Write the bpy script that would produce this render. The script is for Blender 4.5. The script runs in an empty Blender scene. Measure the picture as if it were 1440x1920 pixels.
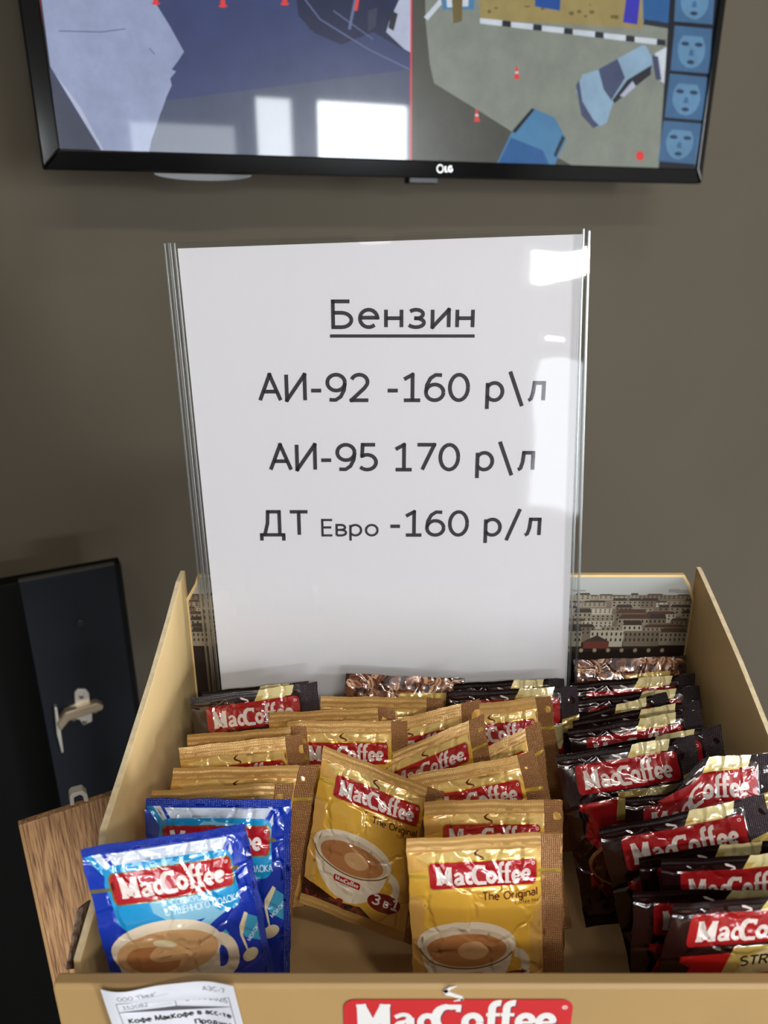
import bpy, bmesh, math, random
import numpy as np
from mathutils import Vector, Matrix
from mathutils.geometry import delaunay_2d_cdt

SC = bpy.context.scene
COL = SC.collection
# ------------------------------------------------------------------ camera
F, PITCH = 1442.0, math.radians(21.0)
CP, SP = math.cos(PITCH), math.sin(PITCH)
cam = bpy.data.cameras.new('camera'); camo = bpy.data.objects.new('camera', cam); COL.objects.link(camo)
camo.location = (0, 0, 0); camo.rotation_euler = (math.radians(90) - PITCH, 0, 0)
cam.sensor_fit = 'VERTICAL'; cam.sensor_height = 36.0; cam.lens = F / 1920 * 36.0
cam.clip_start = 0.01
cam.dof.use_dof = True; cam.dof.focus_distance = 0.40; cam.dof.aperture_fstop = 9.5
SC.camera = camo
# ------------------------------------------------------------------ world, exposure
SC.view_settings.view_transform = 'Standard'; SC.view_settings.look = 'None'
SC.view_settings.exposure = 0.0; SC.view_settings.gamma = 1.0; SC.view_settings.use_curve_mapping = False
wd = bpy.data.worlds.new('sky'); SC.world = wd; wd.use_nodes = True
wd.node_tree.nodes['Background'].inputs[0].default_value = (0.75, 0.87, 1.0, 1)
wd.node_tree.nodes['Background'].inputs[1].default_value = 1.5
# ------------------------------------------------------------------ frames of reference
TH = math.radians(24.5)                          # the wall runs away to the right
T = np.array([math.cos(TH), math.sin(TH), 0.0]); N = np.array([math.sin(TH), -math.cos(TH), 0.0])
Z = np.array([0, 0, 1.0])
TV0 = np.array([-.2875, .708, .037])             # lower left corner of the television front
ORG = TV0 - N * .115 - Z * TV0[2]                 # a point of the back wall
FLOOR, CEIL, DEEP = -1.45, 1.25, 4.2
def room(a, b, z): return ORG + T * a + N * b + Z * z
# daylight: one light just outside each window opening  (a0, a1, z0, z1, radiance)
WINS = [(-.74, .12, .24, .46, 60), (-.69, -.50, -.05, .03, 26), (-.70, .12, -.95, -.11, 3.0), (.62, 1.27, -.9, .52, 5),
        (1.34, 1.62, -.9, .68, 18), (1.72, 2.39, -.9, .68, 36)]
def area(name, loc, d, sx, sy, rad, col, up=(0, 0, 1)):
    l = bpy.data.lights.new(name, 'AREA'); l.shape = 'RECTANGLE'; l.size = sx; l.size_y = sy
    l.energy = rad * math.pi * sx * sy; l.color = col
    o = bpy.data.objects.new(name, l); COL.objects.link(o)
    o.location = loc; o.rotation_euler = Vector(d).to_track_quat('-Z', 'Y').to_euler()
    return o
for (a0, a1, z0, z1, rad) in WINS:
    area('daylight', room((a0 + a1) / 2, DEEP + .12, (z0 + z1) / 2), -N, a1 - a0 + .1, z1 - z0 + .1, rad, (.93, .97, 1.0))
for (a_, b_, sz, rad) in ((.30, 1.55, .14, 80), (-.55, 2.0, .14, 45), (1.25, 2.3, .16, 60)):      # unseen spots added overhead for foil highlights and top light
    area('added_spot', room(a_, b_, CEIL - .03), (0, 0, -1), sz, sz, rad, (1, .94, .84)).rotation_euler = (0, 0, TH)

area('added_strip_light', room(-.15, 2.9, CEIL - .03), (0, 0, -1), 1.3, .22, 58, (1, .96, .88)).rotation_euler = (0, 0, TH)  # unseen strip added behind the camera to draw highlights on the creases

# ------------------------------------------------------------------ projection helpers (rays from the photographer's eye)
def ray(u, v):
    a = (u - 720) / F; b = (v - 960) / F
    return np.array([a, CP - b * SP, -SP - b * CP])
def on_y(u, v, y): r = ray(u, v); return r * (y / r[1])
def on_x(u, v, x): r = ray(u, v); return r * (x / r[0])
def on_plane(u, v, P, n): r = ray(u, v); return r * (np.dot(P, n) / np.dot(r, n))

# ------------------------------------------------------------------ materials
def lin(c):
    return tuple(((x / 255 / 12.92) if x / 255 <= .04045 else ((x / 255 + .055) / 1.055) ** 2.4) for x in c)
MATS = {}
def mat(name, rgb, rough=.5, metal=0.0, coat=0.0, emit=0.0, spec=.5, coat_rough=.06):
    if name in MATS: return MATS[name]
    m = bpy.data.materials.new(name); m.use_nodes = True
    p = m.node_tree.nodes['Principled BSDF']; c = lin(rgb) + (1,)
    p.inputs['Base Color'].default_value = c
    p.inputs['Roughness'].default_value = rough; p.inputs['Metallic'].default_value = metal
    p.inputs['Coat Weight'].default_value = coat; p.inputs['Coat Roughness'].default_value = coat_rough
    p.inputs['Specular IOR Level'].default_value = spec
    if emit:
        p.inputs['Base Color'].default_value = (.004, .004, .005, 1)
        p.inputs['Emission Color'].default_value = c; p.inputs['Emission Strength'].default_value = emit
    MATS[name] = m; return m
def nodes(m): return m.node_tree.nodes, m.node_tree.links, m.node_tree.nodes['Principled BSDF']
def vary(m, scale, amount, stretch=(1, 1, 1), coord='Object', detail=4.0):
    """mottle the base colour with noise"""
    n, l, p = nodes(m); c = p.inputs['Base Color'].default_value[:]
    tc = n.new('ShaderNodeTexCoord'); mp = n.new('ShaderNodeMapping'); mp.inputs['Scale'].default_value = stretch
    nz = n.new('ShaderNodeTexNoise'); nz.inputs['Scale'].default_value = scale; nz.inputs['Detail'].default_value = detail
    rp = n.new('ShaderNodeValToRGB'); e = rp.color_ramp.elements
    e[0].position = .3; e[1].position = .7
    e[0].color = tuple(x * (1 - amount) for x in c[:3]) + (1,); e[1].color = tuple(min(1, x * (1 + amount)) for x in c[:3]) + (1,)
    l.new(tc.outputs[coord], mp.inputs[0]); l.new(mp.outputs[0], nz.inputs['Vector'])
    l.new(nz.outputs['Fac'], rp.inputs[0]); l.new(rp.outputs[0], p.inputs['Base Color'])
    return m
def bump(m, scale, strength, dist=.001, stretch=(1, 1, 1), coord='Object', kind='noise', coat=True):
    n, l, p = nodes(m)
    tc = n.new('ShaderNodeTexCoord'); mp = n.new('ShaderNodeMapping'); mp.inputs['Scale'].default_value = stretch
    l.new(tc.outputs[coord], mp.inputs[0])
    if kind == 'noise':
        t = n.new('ShaderNodeTexNoise'); t.inputs['Scale'].default_value = scale; t.inputs['Detail'].default_value = 3; o = t.outputs['Fac']
        l.new(mp.outputs[0], t.inputs['Vector'])
    elif kind == 'ridge':
        t = n.new('ShaderNodeTexNoise'); t.inputs['Scale'].default_value = scale; t.inputs['Detail'].default_value = 1.5; t.inputs['Distortion'].default_value = .6
        l.new(mp.outputs[0], t.inputs['Vector'])
        a = n.new('ShaderNodeMath'); a.operation = 'SUBTRACT'; a.inputs[1].default_value = .5
        b = n.new('ShaderNodeMath'); b.operation = 'ABSOLUTE'
        l.new(t.outputs['Fac'], a.inputs[0]); l.new(a.outputs[0], b.inputs[0]); o = b.outputs[0]
    else:                                       # 'mesh': crimp lattice of a heat seal
        w = []
        for d in ('X', 'Y'):
            t = n.new('ShaderNodeTexWave'); t.bands_direction = d; t.inputs['Scale'].default_value = scale
            l.new(mp.outputs[0], t.inputs['Vector']); w.append(t)
        a = n.new('ShaderNodeMath'); a.operation = 'ADD'
        l.new(w[0].outputs['Fac'], a.inputs[0]); l.new(w[1].outputs['Fac'], a.inputs[1]); o = a.outputs[0]
    bp = n.new('ShaderNodeBump'); bp.inputs['Strength'].default_value = strength; bp.inputs['Distance'].default_value = dist
    l.new(o, bp.inputs['Height']); l.new(bp.outputs[0], p.inputs['Normal'])
    if coat: l.new(bp.outputs[0], p.inputs['Coat Normal'])
    return m
def crinkle(m):
    """thin film creases: a warped network of sharp ridges over fine wrinkles"""
    n, l, p = nodes(m)
    tc = n.new('ShaderNodeTexCoord'); nz = n.new('ShaderNodeTexNoise'); nz.inputs['Scale'].default_value = 70; nz.inputs['Detail'].default_value = 2
    oi = n.new('ShaderNodeObjectInfo'); ad = n.new('ShaderNodeVectorMath'); ad.operation = 'MULTIPLY_ADD'; ad.inputs[1].default_value = (3, 5, 2)
    l.new(oi.outputs['Location'], ad.inputs[0]); l.new(tc.outputs['UV'], ad.inputs[2])
    l.new(ad.outputs[0], nz.inputs['Vector'])
    wp = n.new('ShaderNodeVectorMath'); wp.operation = 'MULTIPLY_ADD'; wp.inputs[1].default_value = (.012, .012, .012); l.new(nz.outputs['Color'], wp.inputs[0]); l.new(ad.outputs[0], wp.inputs[2])
    vo = n.new('ShaderNodeTexVoronoi'); vo.feature = 'DISTANCE_TO_EDGE'; vo.inputs['Scale'].default_value = 55; l.new(wp.outputs[0], vo.inputs['Vector'])
    mr = n.new('ShaderNodeMapRange'); mr.inputs['From Min'].default_value = 0; mr.inputs['From Max'].default_value = .10; mr.inputs['To Min'].default_value = 1; mr.inputs['To Max'].default_value = 0; mr.interpolation_type = 'SMOOTHSTEP'; l.new(vo.outputs['Distance'], mr.inputs['Value'])
    b1 = n.new('ShaderNodeBump'); b1.inputs['Strength'].default_value = .6; b1.inputs['Distance'].default_value = .0008; l.new(mr.outputs[0], b1.inputs['Height'])
    n2 = n.new('ShaderNodeTexNoise'); n2.inputs['Scale'].default_value = 150; n2.inputs['Detail'].default_value = 2; l.new(ad.outputs[0], n2.inputs['Vector'])
    b2 = n.new('ShaderNodeBump'); b2.inputs['Strength'].default_value = .2; b2.inputs['Distance'].default_value = .001; l.new(n2.outputs['Fac'], b2.inputs['Height']); l.new(b1.outputs[0], b2.inputs['Normal'])
    l.new(b2.outputs[0], p.inputs['Normal']); l.new(b2.outputs[0], p.inputs['Coat Normal'])
    return m
def foil(name, rgb, metal=.15, rough=.26, coat=1.0):
    if name in MATS: return MATS[name]
    m = mat(name, rgb, rough, metal, coat, coat_rough=.05); m.node_tree.nodes['Principled BSDF'].inputs['Coat IOR'].default_value = 1.75
    return crinkle(m)
def crimp(name, rgb, metal=.5, rough=.3, st=(1, 1, 1)):
    if name in MATS: return MATS[name]
    m = mat(name, rgb, rough, metal, .3, coat_rough=.15)
    return bump(m, 380, .55, .0005, coord='UV', kind='mesh', stretch=st)

# ------------------------------------------------------------------ objects
def tag(o, label, cat, group=None):
    o['label'] = label; o['category'] = cat
    if group: o['group'] = group
    return o
def struct(o): o['kind'] = 'structure'; return o
def empty(name, loc):
    o = bpy.data.objects.new(name, None); COL.objects.link(o); o.location = tuple(loc); o.empty_display_size = .01
    return o
def link(name, me, parent=None):
    o = bpy.data.objects.new(name, me); COL.objects.link(o)
    if parent is not None:
        o.parent = parent
        b = parent; off = Vector((0, 0, 0))
        while b is not None: off += b.location; b = b.parent
        o.location = -off                        # geometry is written in world coordinates
    return o
def mesh_obj(name, verts, faces, mats, parent=None, mi=None, uv=None, smooth=False):
    me = bpy.data.meshes.new(name)
    me.from_pydata([tuple(map(float, v)) for v in verts], [], faces)
    for m in (mats if isinstance(mats, (list, tuple)) else [mats]): me.materials.append(m)
    if mi is not None: me.polygons.foreach_set('material_index', np.array(mi, dtype=np.int32))
    if uv is not None:
        ul = me.uv_layers.new(name='UVMap'); idx = np.zeros(len(me.loops), dtype=np.int32); me.loops.foreach_get('vertex_index', idx)
        ul.data.foreach_set('uv', np.asarray(uv, dtype=np.float32)[idx].ravel())
    if smooth: me.polygons.foreach_set('use_smooth', np.ones(len(me.polygons), dtype=bool))
    me.update()
    return link(name, me, parent)
class MB:
    """collects solids into one mesh"""
    def __init__(s): s.v = []; s.f = []
    def add(s, vs, fs):
        k = len(s.v); s.v += [np.asarray(v, float) for v in vs]; s.f += [tuple(i + k for i in f) for f in fs]; return s
    def hexa(s, p):                               # 8 corners: lower ring, upper ring
        return s.add(p, [(3, 2, 1, 0), (4, 5, 6, 7), (0, 1, 5, 4), (1, 2, 6, 5), (2, 3, 7, 6), (3, 0, 4, 7)])
    def box(s, o, ax, ay, az):                    # corner and three edge vectors
        o, ax, ay, az = (np.asarray(q, float) for q in (o, ax, ay, az))
        return s.hexa([o, o + ax, o + ax + ay, o + ay, o + az, o + ax + az, o + ax + ay + az, o + ay + az])
    def prism(s, pts, d):                         # polygon swept along d
        n = len(pts); pts = [np.asarray(q, float) for q in pts]
        return s.add(pts + [q + np.asarray(d, float) for q in pts],
                     [tuple(range(n))[::-1], tuple(range(n, 2 * n))] + [(i, (i + 1) % n, n + (i + 1) % n, n + i) for i in range(n)])
    def tube(s, path, r, k=8):
        path = [Vector(q) for q in path]; k0 = len(s.v); n = len(path)
        for i, q in enumerate(path):
            d = (path[min(i + 1, n - 1)] - path[max(i - 1, 0)]).normalized()
            a = d.orthogonal().normalized(); b = d.cross(a)
            for j in range(k):
                w = 2 * math.pi * j / k; s.v.append(np.array(q + (a * math.cos(w) + b * math.sin(w)) * r))
        for i in range(n - 1):
            for j in range(k):
                s.f.append((k0 + i * k + j, k0 + i * k + (j + 1) % k, k0 + (i + 1) * k + (j + 1) % k, k0 + (i + 1) * k + j))
        s.f.append(tuple(k0 + j for j in range(k))[::-1]); s.f.append(tuple(k0 + (n - 1) * k + j for j in range(k)))
        return s
    def build(s, name, m, parent=None, bevel=0.0, seg=2, smooth=False):
        o = mesh_obj(name, s.v, s.f, m, parent, smooth=smooth)
        bm = bmesh.new(); bm.from_mesh(o.data); bmesh.ops.recalc_face_normals(bm, faces=bm.faces)
        if bevel: bmesh.ops.bevel(bm, geom=[e for e in bm.edges if e.is_manifold and e.calc_face_angle(0) > .5], offset=bevel, segments=seg, affect='EDGES', profile=.5)
        bm.to_mesh(o.data); bm.free(); return o

# ------------------------------------------------------------------ flat artwork: layered polygons cut into one triangulation
def arc(cx, cy, rx, ry, a0, a1, n=None):
    n = n or max(3, int(abs(a1 - a0) / 18) + 1)
    return [(cx + rx * math.cos(math.radians(a0 + (a1 - a0) * i / n)), cy + ry * math.sin(math.radians(a0 + (a1 - a0) * i / n))) for i in range(n + 1)]
def ellipse(cx, cy, rx, ry, n=28, rot=0.0):
    c, s_ = math.cos(rot), math.sin(rot); out = []
    for i in range(n):
        a = 2 * math.pi * i / n; x, y = rx * math.cos(a), ry * math.sin(a); out.append((cx + x * c - y * s_, cy + x * s_ + y * c))
    return out
def rrect(x0, y0, x1, y1, r):
    return (arc(x1 - r, y0 + r, r, r, -90, 0, 5) + arc(x1 - r, y1 - r, r, r, 0, 90, 5) + arc(x0 + r, y1 - r, r, r, 90, 180, 5) + arc(x0 + r, y0 + r, r, r, 180, 270, 5))
def ribbon(pts, w):
    """closed polygons following a stroke; w is one width or one per point; sharp corners split the stroke"""
    pts = [np.array(q, float) for q in pts]; n = len(pts)
    ws = [w] * n if not hasattr(w, '__len__') else list(np.interp(np.linspace(0, 1, n), np.linspace(0, 1, len(w)), w))
    cuts = [0]
    for i in range(1, n - 1):
        d0 = pts[i] - pts[i - 1]; d1 = pts[i + 1] - pts[i]
        if np.dot(d0, d1) < .55 * np.linalg.norm(d0) * np.linalg.norm(d1): cuts.append(i)
    cuts.append(n - 1); polys = []
    for a, b in zip(cuts, cuts[1:]):
        P = [pts[i].copy() for i in range(a, b + 1)]; Wd = ws[a:b + 1]
        if a > 0: d = P[0] - P[1]; P[0] = P[0] + d / np.linalg.norm(d) * Wd[0] * .42
        if b < n - 1: d = P[-1] - P[-2]; P[-1] = P[-1] + d / np.linalg.norm(d) * Wd[-1] * .42
        L, R = [], []
        for i, q in enumerate(P):
            d = P[min(i + 1, len(P) - 1)] - P[max(i - 1, 0)]; d = d / (np.linalg.norm(d) + 1e-12); nn = np.array([-d[1], d[0]])
            L.append(tuple(q + nn * Wd[i] / 2)); R.append(tuple(q - nn * Wd[i] / 2))
        polys.append(L + R[::-1])
    return polys
def inside(poly, P):
    x, y = P[:, 0], P[:, 1]; r = np.zeros(len(P), bool); n = len(poly); j = n - 1
    for i in range(n):
        xi, yi = poly[i]; xj, yj = poly[j]
        if yi != yj:
            r ^= ((yi > y) != (yj > y)) & (x < (xj - xi) * (y - yi) / (yj - yi) + xi)
        j = i
    return r
def artwork(outline, layers, step=None, base=('base', 'body')):
    """outline polygon, layers [(polygon, material, part)] painted in order -> points, triangles, material and part per triangle"""
    vs, es = [], []
    def put(poly):
        k = len(vs); vs.extend(Vector((float(a), float(b))) for a, b in poly); n = len(poly)
        es.extend((k + i, k + (i + 1) % n) for i in range(n))
    put(outline)
    for L in layers: put(L[0])
    O = np.array(outline)
    if step:
        x0, y0 = O.min(0); x1, y1 = O.max(0); nx = int((x1 - x0) / step); ny = int((y1 - y0) / step)
        for j in range(ny + 1):
            for i in range(nx + 1):
                vs.append(Vector((x0 + (x1 - x0) * i / nx, y0 + (y1 - y0) * j / ny)))
    r = delaunay_2d_cdt(vs, es, [], 0, 1e-5)
    P = np.array([(q[0], q[1]) for q in r[0]]); Tt = np.array([f for f in r[2] if len(f) == 3])
    c = P[Tt].mean(1); ar = np.abs(np.cross(P[Tt[:, 1]] - P[Tt[:, 0]], P[Tt[:, 2]] - P[Tt[:, 0]]))
    keep = inside(outline, c) & (ar > 1e-9); Tt = Tt[keep]; c = c[keep]
    names = [base] + [(L[1], L[2]) for L in layers]; idx = np.zeros(len(Tt), int)
    for k, L in enumerate(layers):
        A = np.array(L[0]); lo, hi = A.min(0), A.max(0)
        cand = np.where((c[:, 0] >= lo[0]) & (c[:, 0] <= hi[0]) & (c[:, 1] >= lo[1]) & (c[:, 1] <= hi[1]))[0]
        if len(cand): idx[cand[inside(L[0], c[cand])]] = k + 1
    # consistent winding
    cr = np.cross(P[Tt[:, 1]] - P[Tt[:, 0]], P[Tt[:, 2]] - P[Tt[:, 0]]); fl = cr < 0; Tt[fl] = Tt[fl][:, ::-1]
    return P, Tt, [names[i][0] for i in idx], [names[i][1] for i in idx]
def art_mesh(name, art, part, mp, mats, parent=None, flip=False, uvs=.001, smooth=True, extra=None):
    """one part of an artwork mapped into space; extra = (verts, faces, material) joined in (e.g. a back sheet)"""
    P, Tt, M, Q = art
    sel = [i for i in range(len(Tt)) if Q[i] == part] if part else range(len(Tt))
    t = Tt[list(sel)]; used = np.unique(t); rm = {int(u): i for i, u in enumerate(used)}
    pts = P[used]; V = list(mp(pts)); uv = list(pts * uvs)
    fs = [tuple(rm[int(i)] for i in (f[::-1] if flip else f)) for f in t]
    names = sorted(set(M[i] for i in sel)); mi = [names.index(M[i]) for i in sel]; ml = [mats[q] for q in names]
    if extra is not None:
        k = len(V); V += list(extra[0]); uv += list(extra[3]); fs += [tuple(i + k for i in f) for f in extra[1]]
        ml.append(extra[2]); mi += [len(ml) - 1] * len(extra[1])
    return mesh_obj(name, V, fs, ml, parent, mi, uv, smooth)

# ------------------------------------------------------------------ lettering drawn with strokes (cap height 1, x height .68)
X = .68
def _g():
    a = arc; G = {}
    def s(ch, w, *st): G[ch] = (w, st)
    s(' ', .22); s('-', .32, [(0, .38), (.32, .38)]); s('.', .06, [(.03, 0), (.03, .07)]); s('"', .2, [(0, 1), (0, .72)], [(.18, 1), (.18, .72)])
    s('\\', .42, [(0, 1.12), (.42, -.2)]); s('/', .42, [(.42, 1.12), (0, -.2)])
    s('0', .58, a(.29, .5, .29, .5, 0, 360)); s('1', .5, [(0, .82), (.27, 1), (.27, 0)], [(.0, 0), (.52, 0)])
    s('2', .54, a(.26, .72, .26, .28, 160, -20) + [(.42, .48), (0, 0), (.54, 0)])
    s('3', .5, a(.2, .76, .26, .24, 140, -80) + [(.14, .52)], [(.14, .52)] + a(.2, .26, .3, .26, 85, -150))
    s('4', .58, [(.42, 0), (.42, 1), (0, .3), (.58, .3)])
    s('5', .5, [(.46, 1), (.06, 1), (.04, .55)] + a(.2, .3, .29, .3, 100, -140))
    s('6', .56, a(.28, .31, .28, .31, 0, 360), [(.0, .31), (.03, .6), (.14, .86), (.3, .99), (.5, .98)])
    s('7', .54, [(0, 1), (.54, 1), (.16, 0)]); s('8', .54, a(.27, .75, .23, .25, 0, 360), a(.27, .25, .27, .26, 0, 360))
    s('9', .56, a(.28, .69, .28, .31, 0, 360), [(.56, .69), (.53, .4), (.42, .14), (.26, .01), (.06, .02)])
    for c in 'АA': s(c, .66, [(0, 0), (.33, 1), (.66, 0)], [(.11, .34), (.55, .34)])
    s('И', .58, [(0, 1), (0, 0), (.58, 1), (.58, 0)])
    s('Б', .52, [(.47, 1), (0, 1), (0, 0), (.24, 0)] + a(.24, .28, .28, .28, -90, 90) + [(0, .56)])
    s('Д', .72, [(.0, -.22), (0, 0), (.7, 0), (.7, -.22)], [(.1, 0), (.2, .5), (.22, 1), (.58, 1), (.58, 0)])
    for c in 'ТT': s(c, .56, [(0, 1), (.56, 1)], [(.28, 1), (.28, 0)])
    for c in 'ЕE': s(c, .44, [(.44, 1), (0, 1), (0, 0), (.44, 0)], [(0, .52), (.4, .52)])
    for c in 'ОO': s(c, .74, a(.37, .5, .37, .5, 0, 360))
    for c in 'СC': s(c, .6, a(.36, .5, .36, .5, 48, 312))
    s('G', .66, a(.36, .5, .36, .5, 48, 340) + [(.7, .46), (.42, .46)]); s('П', .58, [(0, 0), (0, 1), (.58, 1), (.58, 0)])
    s('З', .5, a(.2, .75, .27, .25, 150, -80) + [(.14, .52)], [(.14, .52)] + a(.2, .26, .3, .26, 85, -155))
    for c in 'КK': s(c, .52, [(0, 0), (0, 1)], [(.5, 1), (.04, .5), (.52, 0)])
    for c in 'МM': s(c, .76, [(0, 0), (.05, 1), (.38, .1), (.71, 1), (.76, 0)])
    s('В', .5, [(0, 0), (0, 1), (.2, 1)] + a(.22, .77, .22, .23, 90, -90) + [(0, .54)], [(.2, .54)] + a(.24, .27, .26, .27, 90, -90) + [(0, 0)])
    s('У', .56, [(0, 1), (.28, .34)], [(.56, 1), (.22, .1), (.04, 0)]); s('Г', .42, [(.42, 1), (0, 1), (0, 0)])
    s('Ш', .84, [(0, 1), (0, 0), (.84, 0), (.84, 1)], [(.42, 0), (.42, 1)]); s('Щ', .88, [(0, 1), (0, 0), (.9, 0), (.9, -.2)], [(.4, 0), (.4, 1)], [(.8, 0), (.8, 1)])
    s('Н', .58, [(0, 0), (0, 1)], [(.58, 0), (.58, 1)], [(0, .52), (.58, .52)]); s('Л', .6, [(0, 0), (.28, 1), (.6, 0)])
    s('S', .48, a(.25, .76, .23, .24, 45, 270) + a(.25, .26, .25, .26, 90, -140)); s('R', .52, [(0, 0), (0, 1), (.24, 1)] + a(.24, .76, .24, .24, 90, -90) + [(0, .52)], [(.24, .52), (.54, 0)])
    s('N', .6, [(0, 0), (0, 1), (.6, 0), (.6, 1)]); s('L', .42, [(0, 1), (0, 0), (.42, 0)])
    for c in 'оo': s(c, .52, a(.26, X / 2, .26, X / 2, 0, 360))
    for c in 'еe': s(c, .5, [(.01, .37), (.5, .37)] + a(.25, X / 2, .25, X / 2, 8, 312))
    for c in 'аa': s(c, .42, [(.03, .6)] + a(.22, .48, .2, .2, 110, 0) + [(.42, 0)], a(.2, .19, .2, .19, 90, 270) + [(.42, .1)], [(.2, .38), (.42, .38)])
    for c in 'рp': s(c, .5, [(0, X), (0, -.3)], a(.22, X / 2, .26, X / 2, 150, -150))
    for c in 'сc': s(c, .42, a(.25, X / 2, .25, X / 2, 50, 310))
    for c in 'уy': s(c, .46, [(0, X), (.24, 0)], [(.46, X), (.18, -.28), (.02, -.3)])
    s('н', .44, [(0, 0), (0, X)], [(.44, 0), (.44, X)], [(0, .35), (.44, .35)]); s('и', .46, [(0, X), (0, 0), (.46, X), (.46, 0)])
    s('з', .4, a(.17, .51, .2, .17, 145, -80) + [(.12, .35)], [(.12, .35)] + a(.17, .175, .23, .175, 85, -150))
    s('л', .5, [(0, 0), (.08, .05), (.14, .3), (.17, X), (.47, X), (.47, 0)]); s('в', .42, [(0, 0), (0, X), (.2, X)] + a(.2, .52, .18, .16, 90, -90) + [(0, .36)], [(.2, .36)] + a(.2, .18, .22, .18, 90, -90) + [(0, 0)])
    s('ф', .66, [(.33, 1), (.33, -.28)], a(.33, X / 2, .33, X / 2, 0, 360)); s('к', .42, [(0, 0), (0, X)], [(.4, X), (.04, .35), (.42, 0)])
    s('т', .42, [(0, X), (.42, X)], [(.21, X), (.21, 0)]); s('д', .54, [(0, -.16), (0, 0), (.54, 0), (.54, -.16)], [(.08, 0), (.16, X), (.44, X), (.44, 0)])
    s('м', .58, [(0, 0), (.04, X), (.29, .08), (.54, X), (.58, 0)])
    s('h', .46, [(0, 1.05), (0, 0)], [(0, .45)] + a(.23, .45, .23, .23, 170, 0) + [(.46, 0)]); s('n', .46, [(0, X), (0, 0)], [(0, .45)] + a(.23, .45, .23, .23, 170, 0) + [(.46, 0)])
    s('r', .3, [(0, X), (0, 0)], [(0, .42)] + a(.24, .42, .22, .25, 170, 80)); s('i', .06, [(.03, X), (.03, 0)], [(.03, .88), (.03, 1)]); s('l', .06, [(.03, 1.05), (.03, 0)])
    s('g', .5, a(.25, X / 2, .25, X / 2, 0, 360), [(.5, X), (.5, -.1)] + a(.26, -.1, .24, .2, 0, -150)); s('x', .44, [(0, X), (.44, 0)], [(.44, X), (0, 0)])
    s('f', .3, [(.1, 0), (.1, .8)] + a(.28, .82, .18, .2, 180, 80), [(-.04, X), (.28, X)])
    return G
GL = _g()
def text(string, x, y, cap, w=.1, track=.2, up=1, squeeze=1.0, right=False, width=None, rot=0.0, slant=0.0):
    """polygons of a line of lettering whose baseline starts at (x, y); up=-1 where y grows downwards"""
    tot = sum(GL[c][0] for c in string) + track * (len(string) - 1)
    if width: squeeze = width / (tot * cap)
    if right: x -= tot * cap * squeeze
    out = []; cx = 0.0; cr, sr = math.cos(rot), math.sin(rot)
    for c in string:
        adv, st = GL[c]
        for k in st:
            pts = []
            for (px, py) in k:
                qy = w / 2 + py * (1 - w) if py >= 0 else py + w / 2
                qx = (cx + px + slant * qy) * cap * squeeze; qy = qy * cap
                pts.append((x + qx * cr - qy * sr * 1, y + up * (qx * sr + qy * cr)))
            out += ribbon(pts, w * cap)
        cx += adv + track
    return out
# the heavy slab lettering of the coffee logo (cap height 1, baseline 0, total width 5.78)
def logo_letters():
    a = arc; o = []
    def st(pts, w, dx=0): o.extend(ribbon([(q[0] + dx, q[1]) for q in pts], w))
    st([(.17, .02), (.15, 1)], .27); st([(.84, .02), (.82, 1)], .30); st([(.13, .98), (.5, .12)], .26); st([(.83, .98), (.47, .12)], .26)
    st([(0, .06), (.36, .06)], .12); st([(.62, .06), (1.02, .06)], .12); st([(.0, .95), (.24, .95)], .1); st([(.74, .95), (.99, .95)], .1)
    d = 1.1                                                                    # a
    st([(.03, .52)] + a(.27, .45, .2, .17, 120, 10), .15, d); st([(.46, .5), (.48, 0)], .25, d); st(a(.24, .19, .16, .13, 60, 320), .17, d); st([(.26, .35), (.46, .4)], .12, d); st([(.44, .05), (.66, .05)], .1, d)
    st(a(.3, .33, .21, .25, 55, 310), .2, 1.78); st([(.35, .57), (.5, .42)], .16, 1.78)                  # c
    st(a(.46, .47, .33, .44, 62, 300), [.16] * 2 + [.22] * 2 + [.28] * 6 + [.22, .2, .18, .16], 2.18); st([(.5, .9), (.86, .9)], .18, 2.18); st([(.55, .04), (.9, .04)], .18, 2.18); st([(.8, .95), (.78, .72)], .14, 2.18)   # C
    st(a(.33, .34, .22, .25, 0, 360, 22), .22, 3.06)                          # o
    for dx in (3.78, 4.2):                                                    # ff
        st([(.16, 0), (.16, .85)] + a(.36, .85, .2, .2, 180, 75), .22, dx); st([(.0, .62), (.4, .62)], .12, dx); st([(0, .05), (.36, .05)], .1, dx)
    for dx in (4.62, 5.22):                                                   # e
        st(a(.32, .34, .21, .25, 5, 318), .21, dx); st([(.2, .33), (.53, .33)], .1, dx); st([(.5, .5), (.55, .3)], .14, dx)
    return o
LOGO = logo_letters()
def logo_polys(x, y, width, up=-1, stretch=1.0):
    k = width / 5.78; return [[(x + q[0] * k, y + up * q[1] * k * stretch) for q in p] for p in LOGO]
def steam(x, y, h, up=-1):
    """the little curl of steam over the logo"""
    p = [(.5, 1), (.2, .86), (0, .66), (.1, .5), (.4, .38), (.75, .24), (.8, .1), (.4, 0)]
    w = [.05, .16, .24, .26, .2, .18, .14, .05]
    return [[(x + q[0] * h, y + up * q[1] * h) for q in r] for r in ribbon(p, w)]

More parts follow.
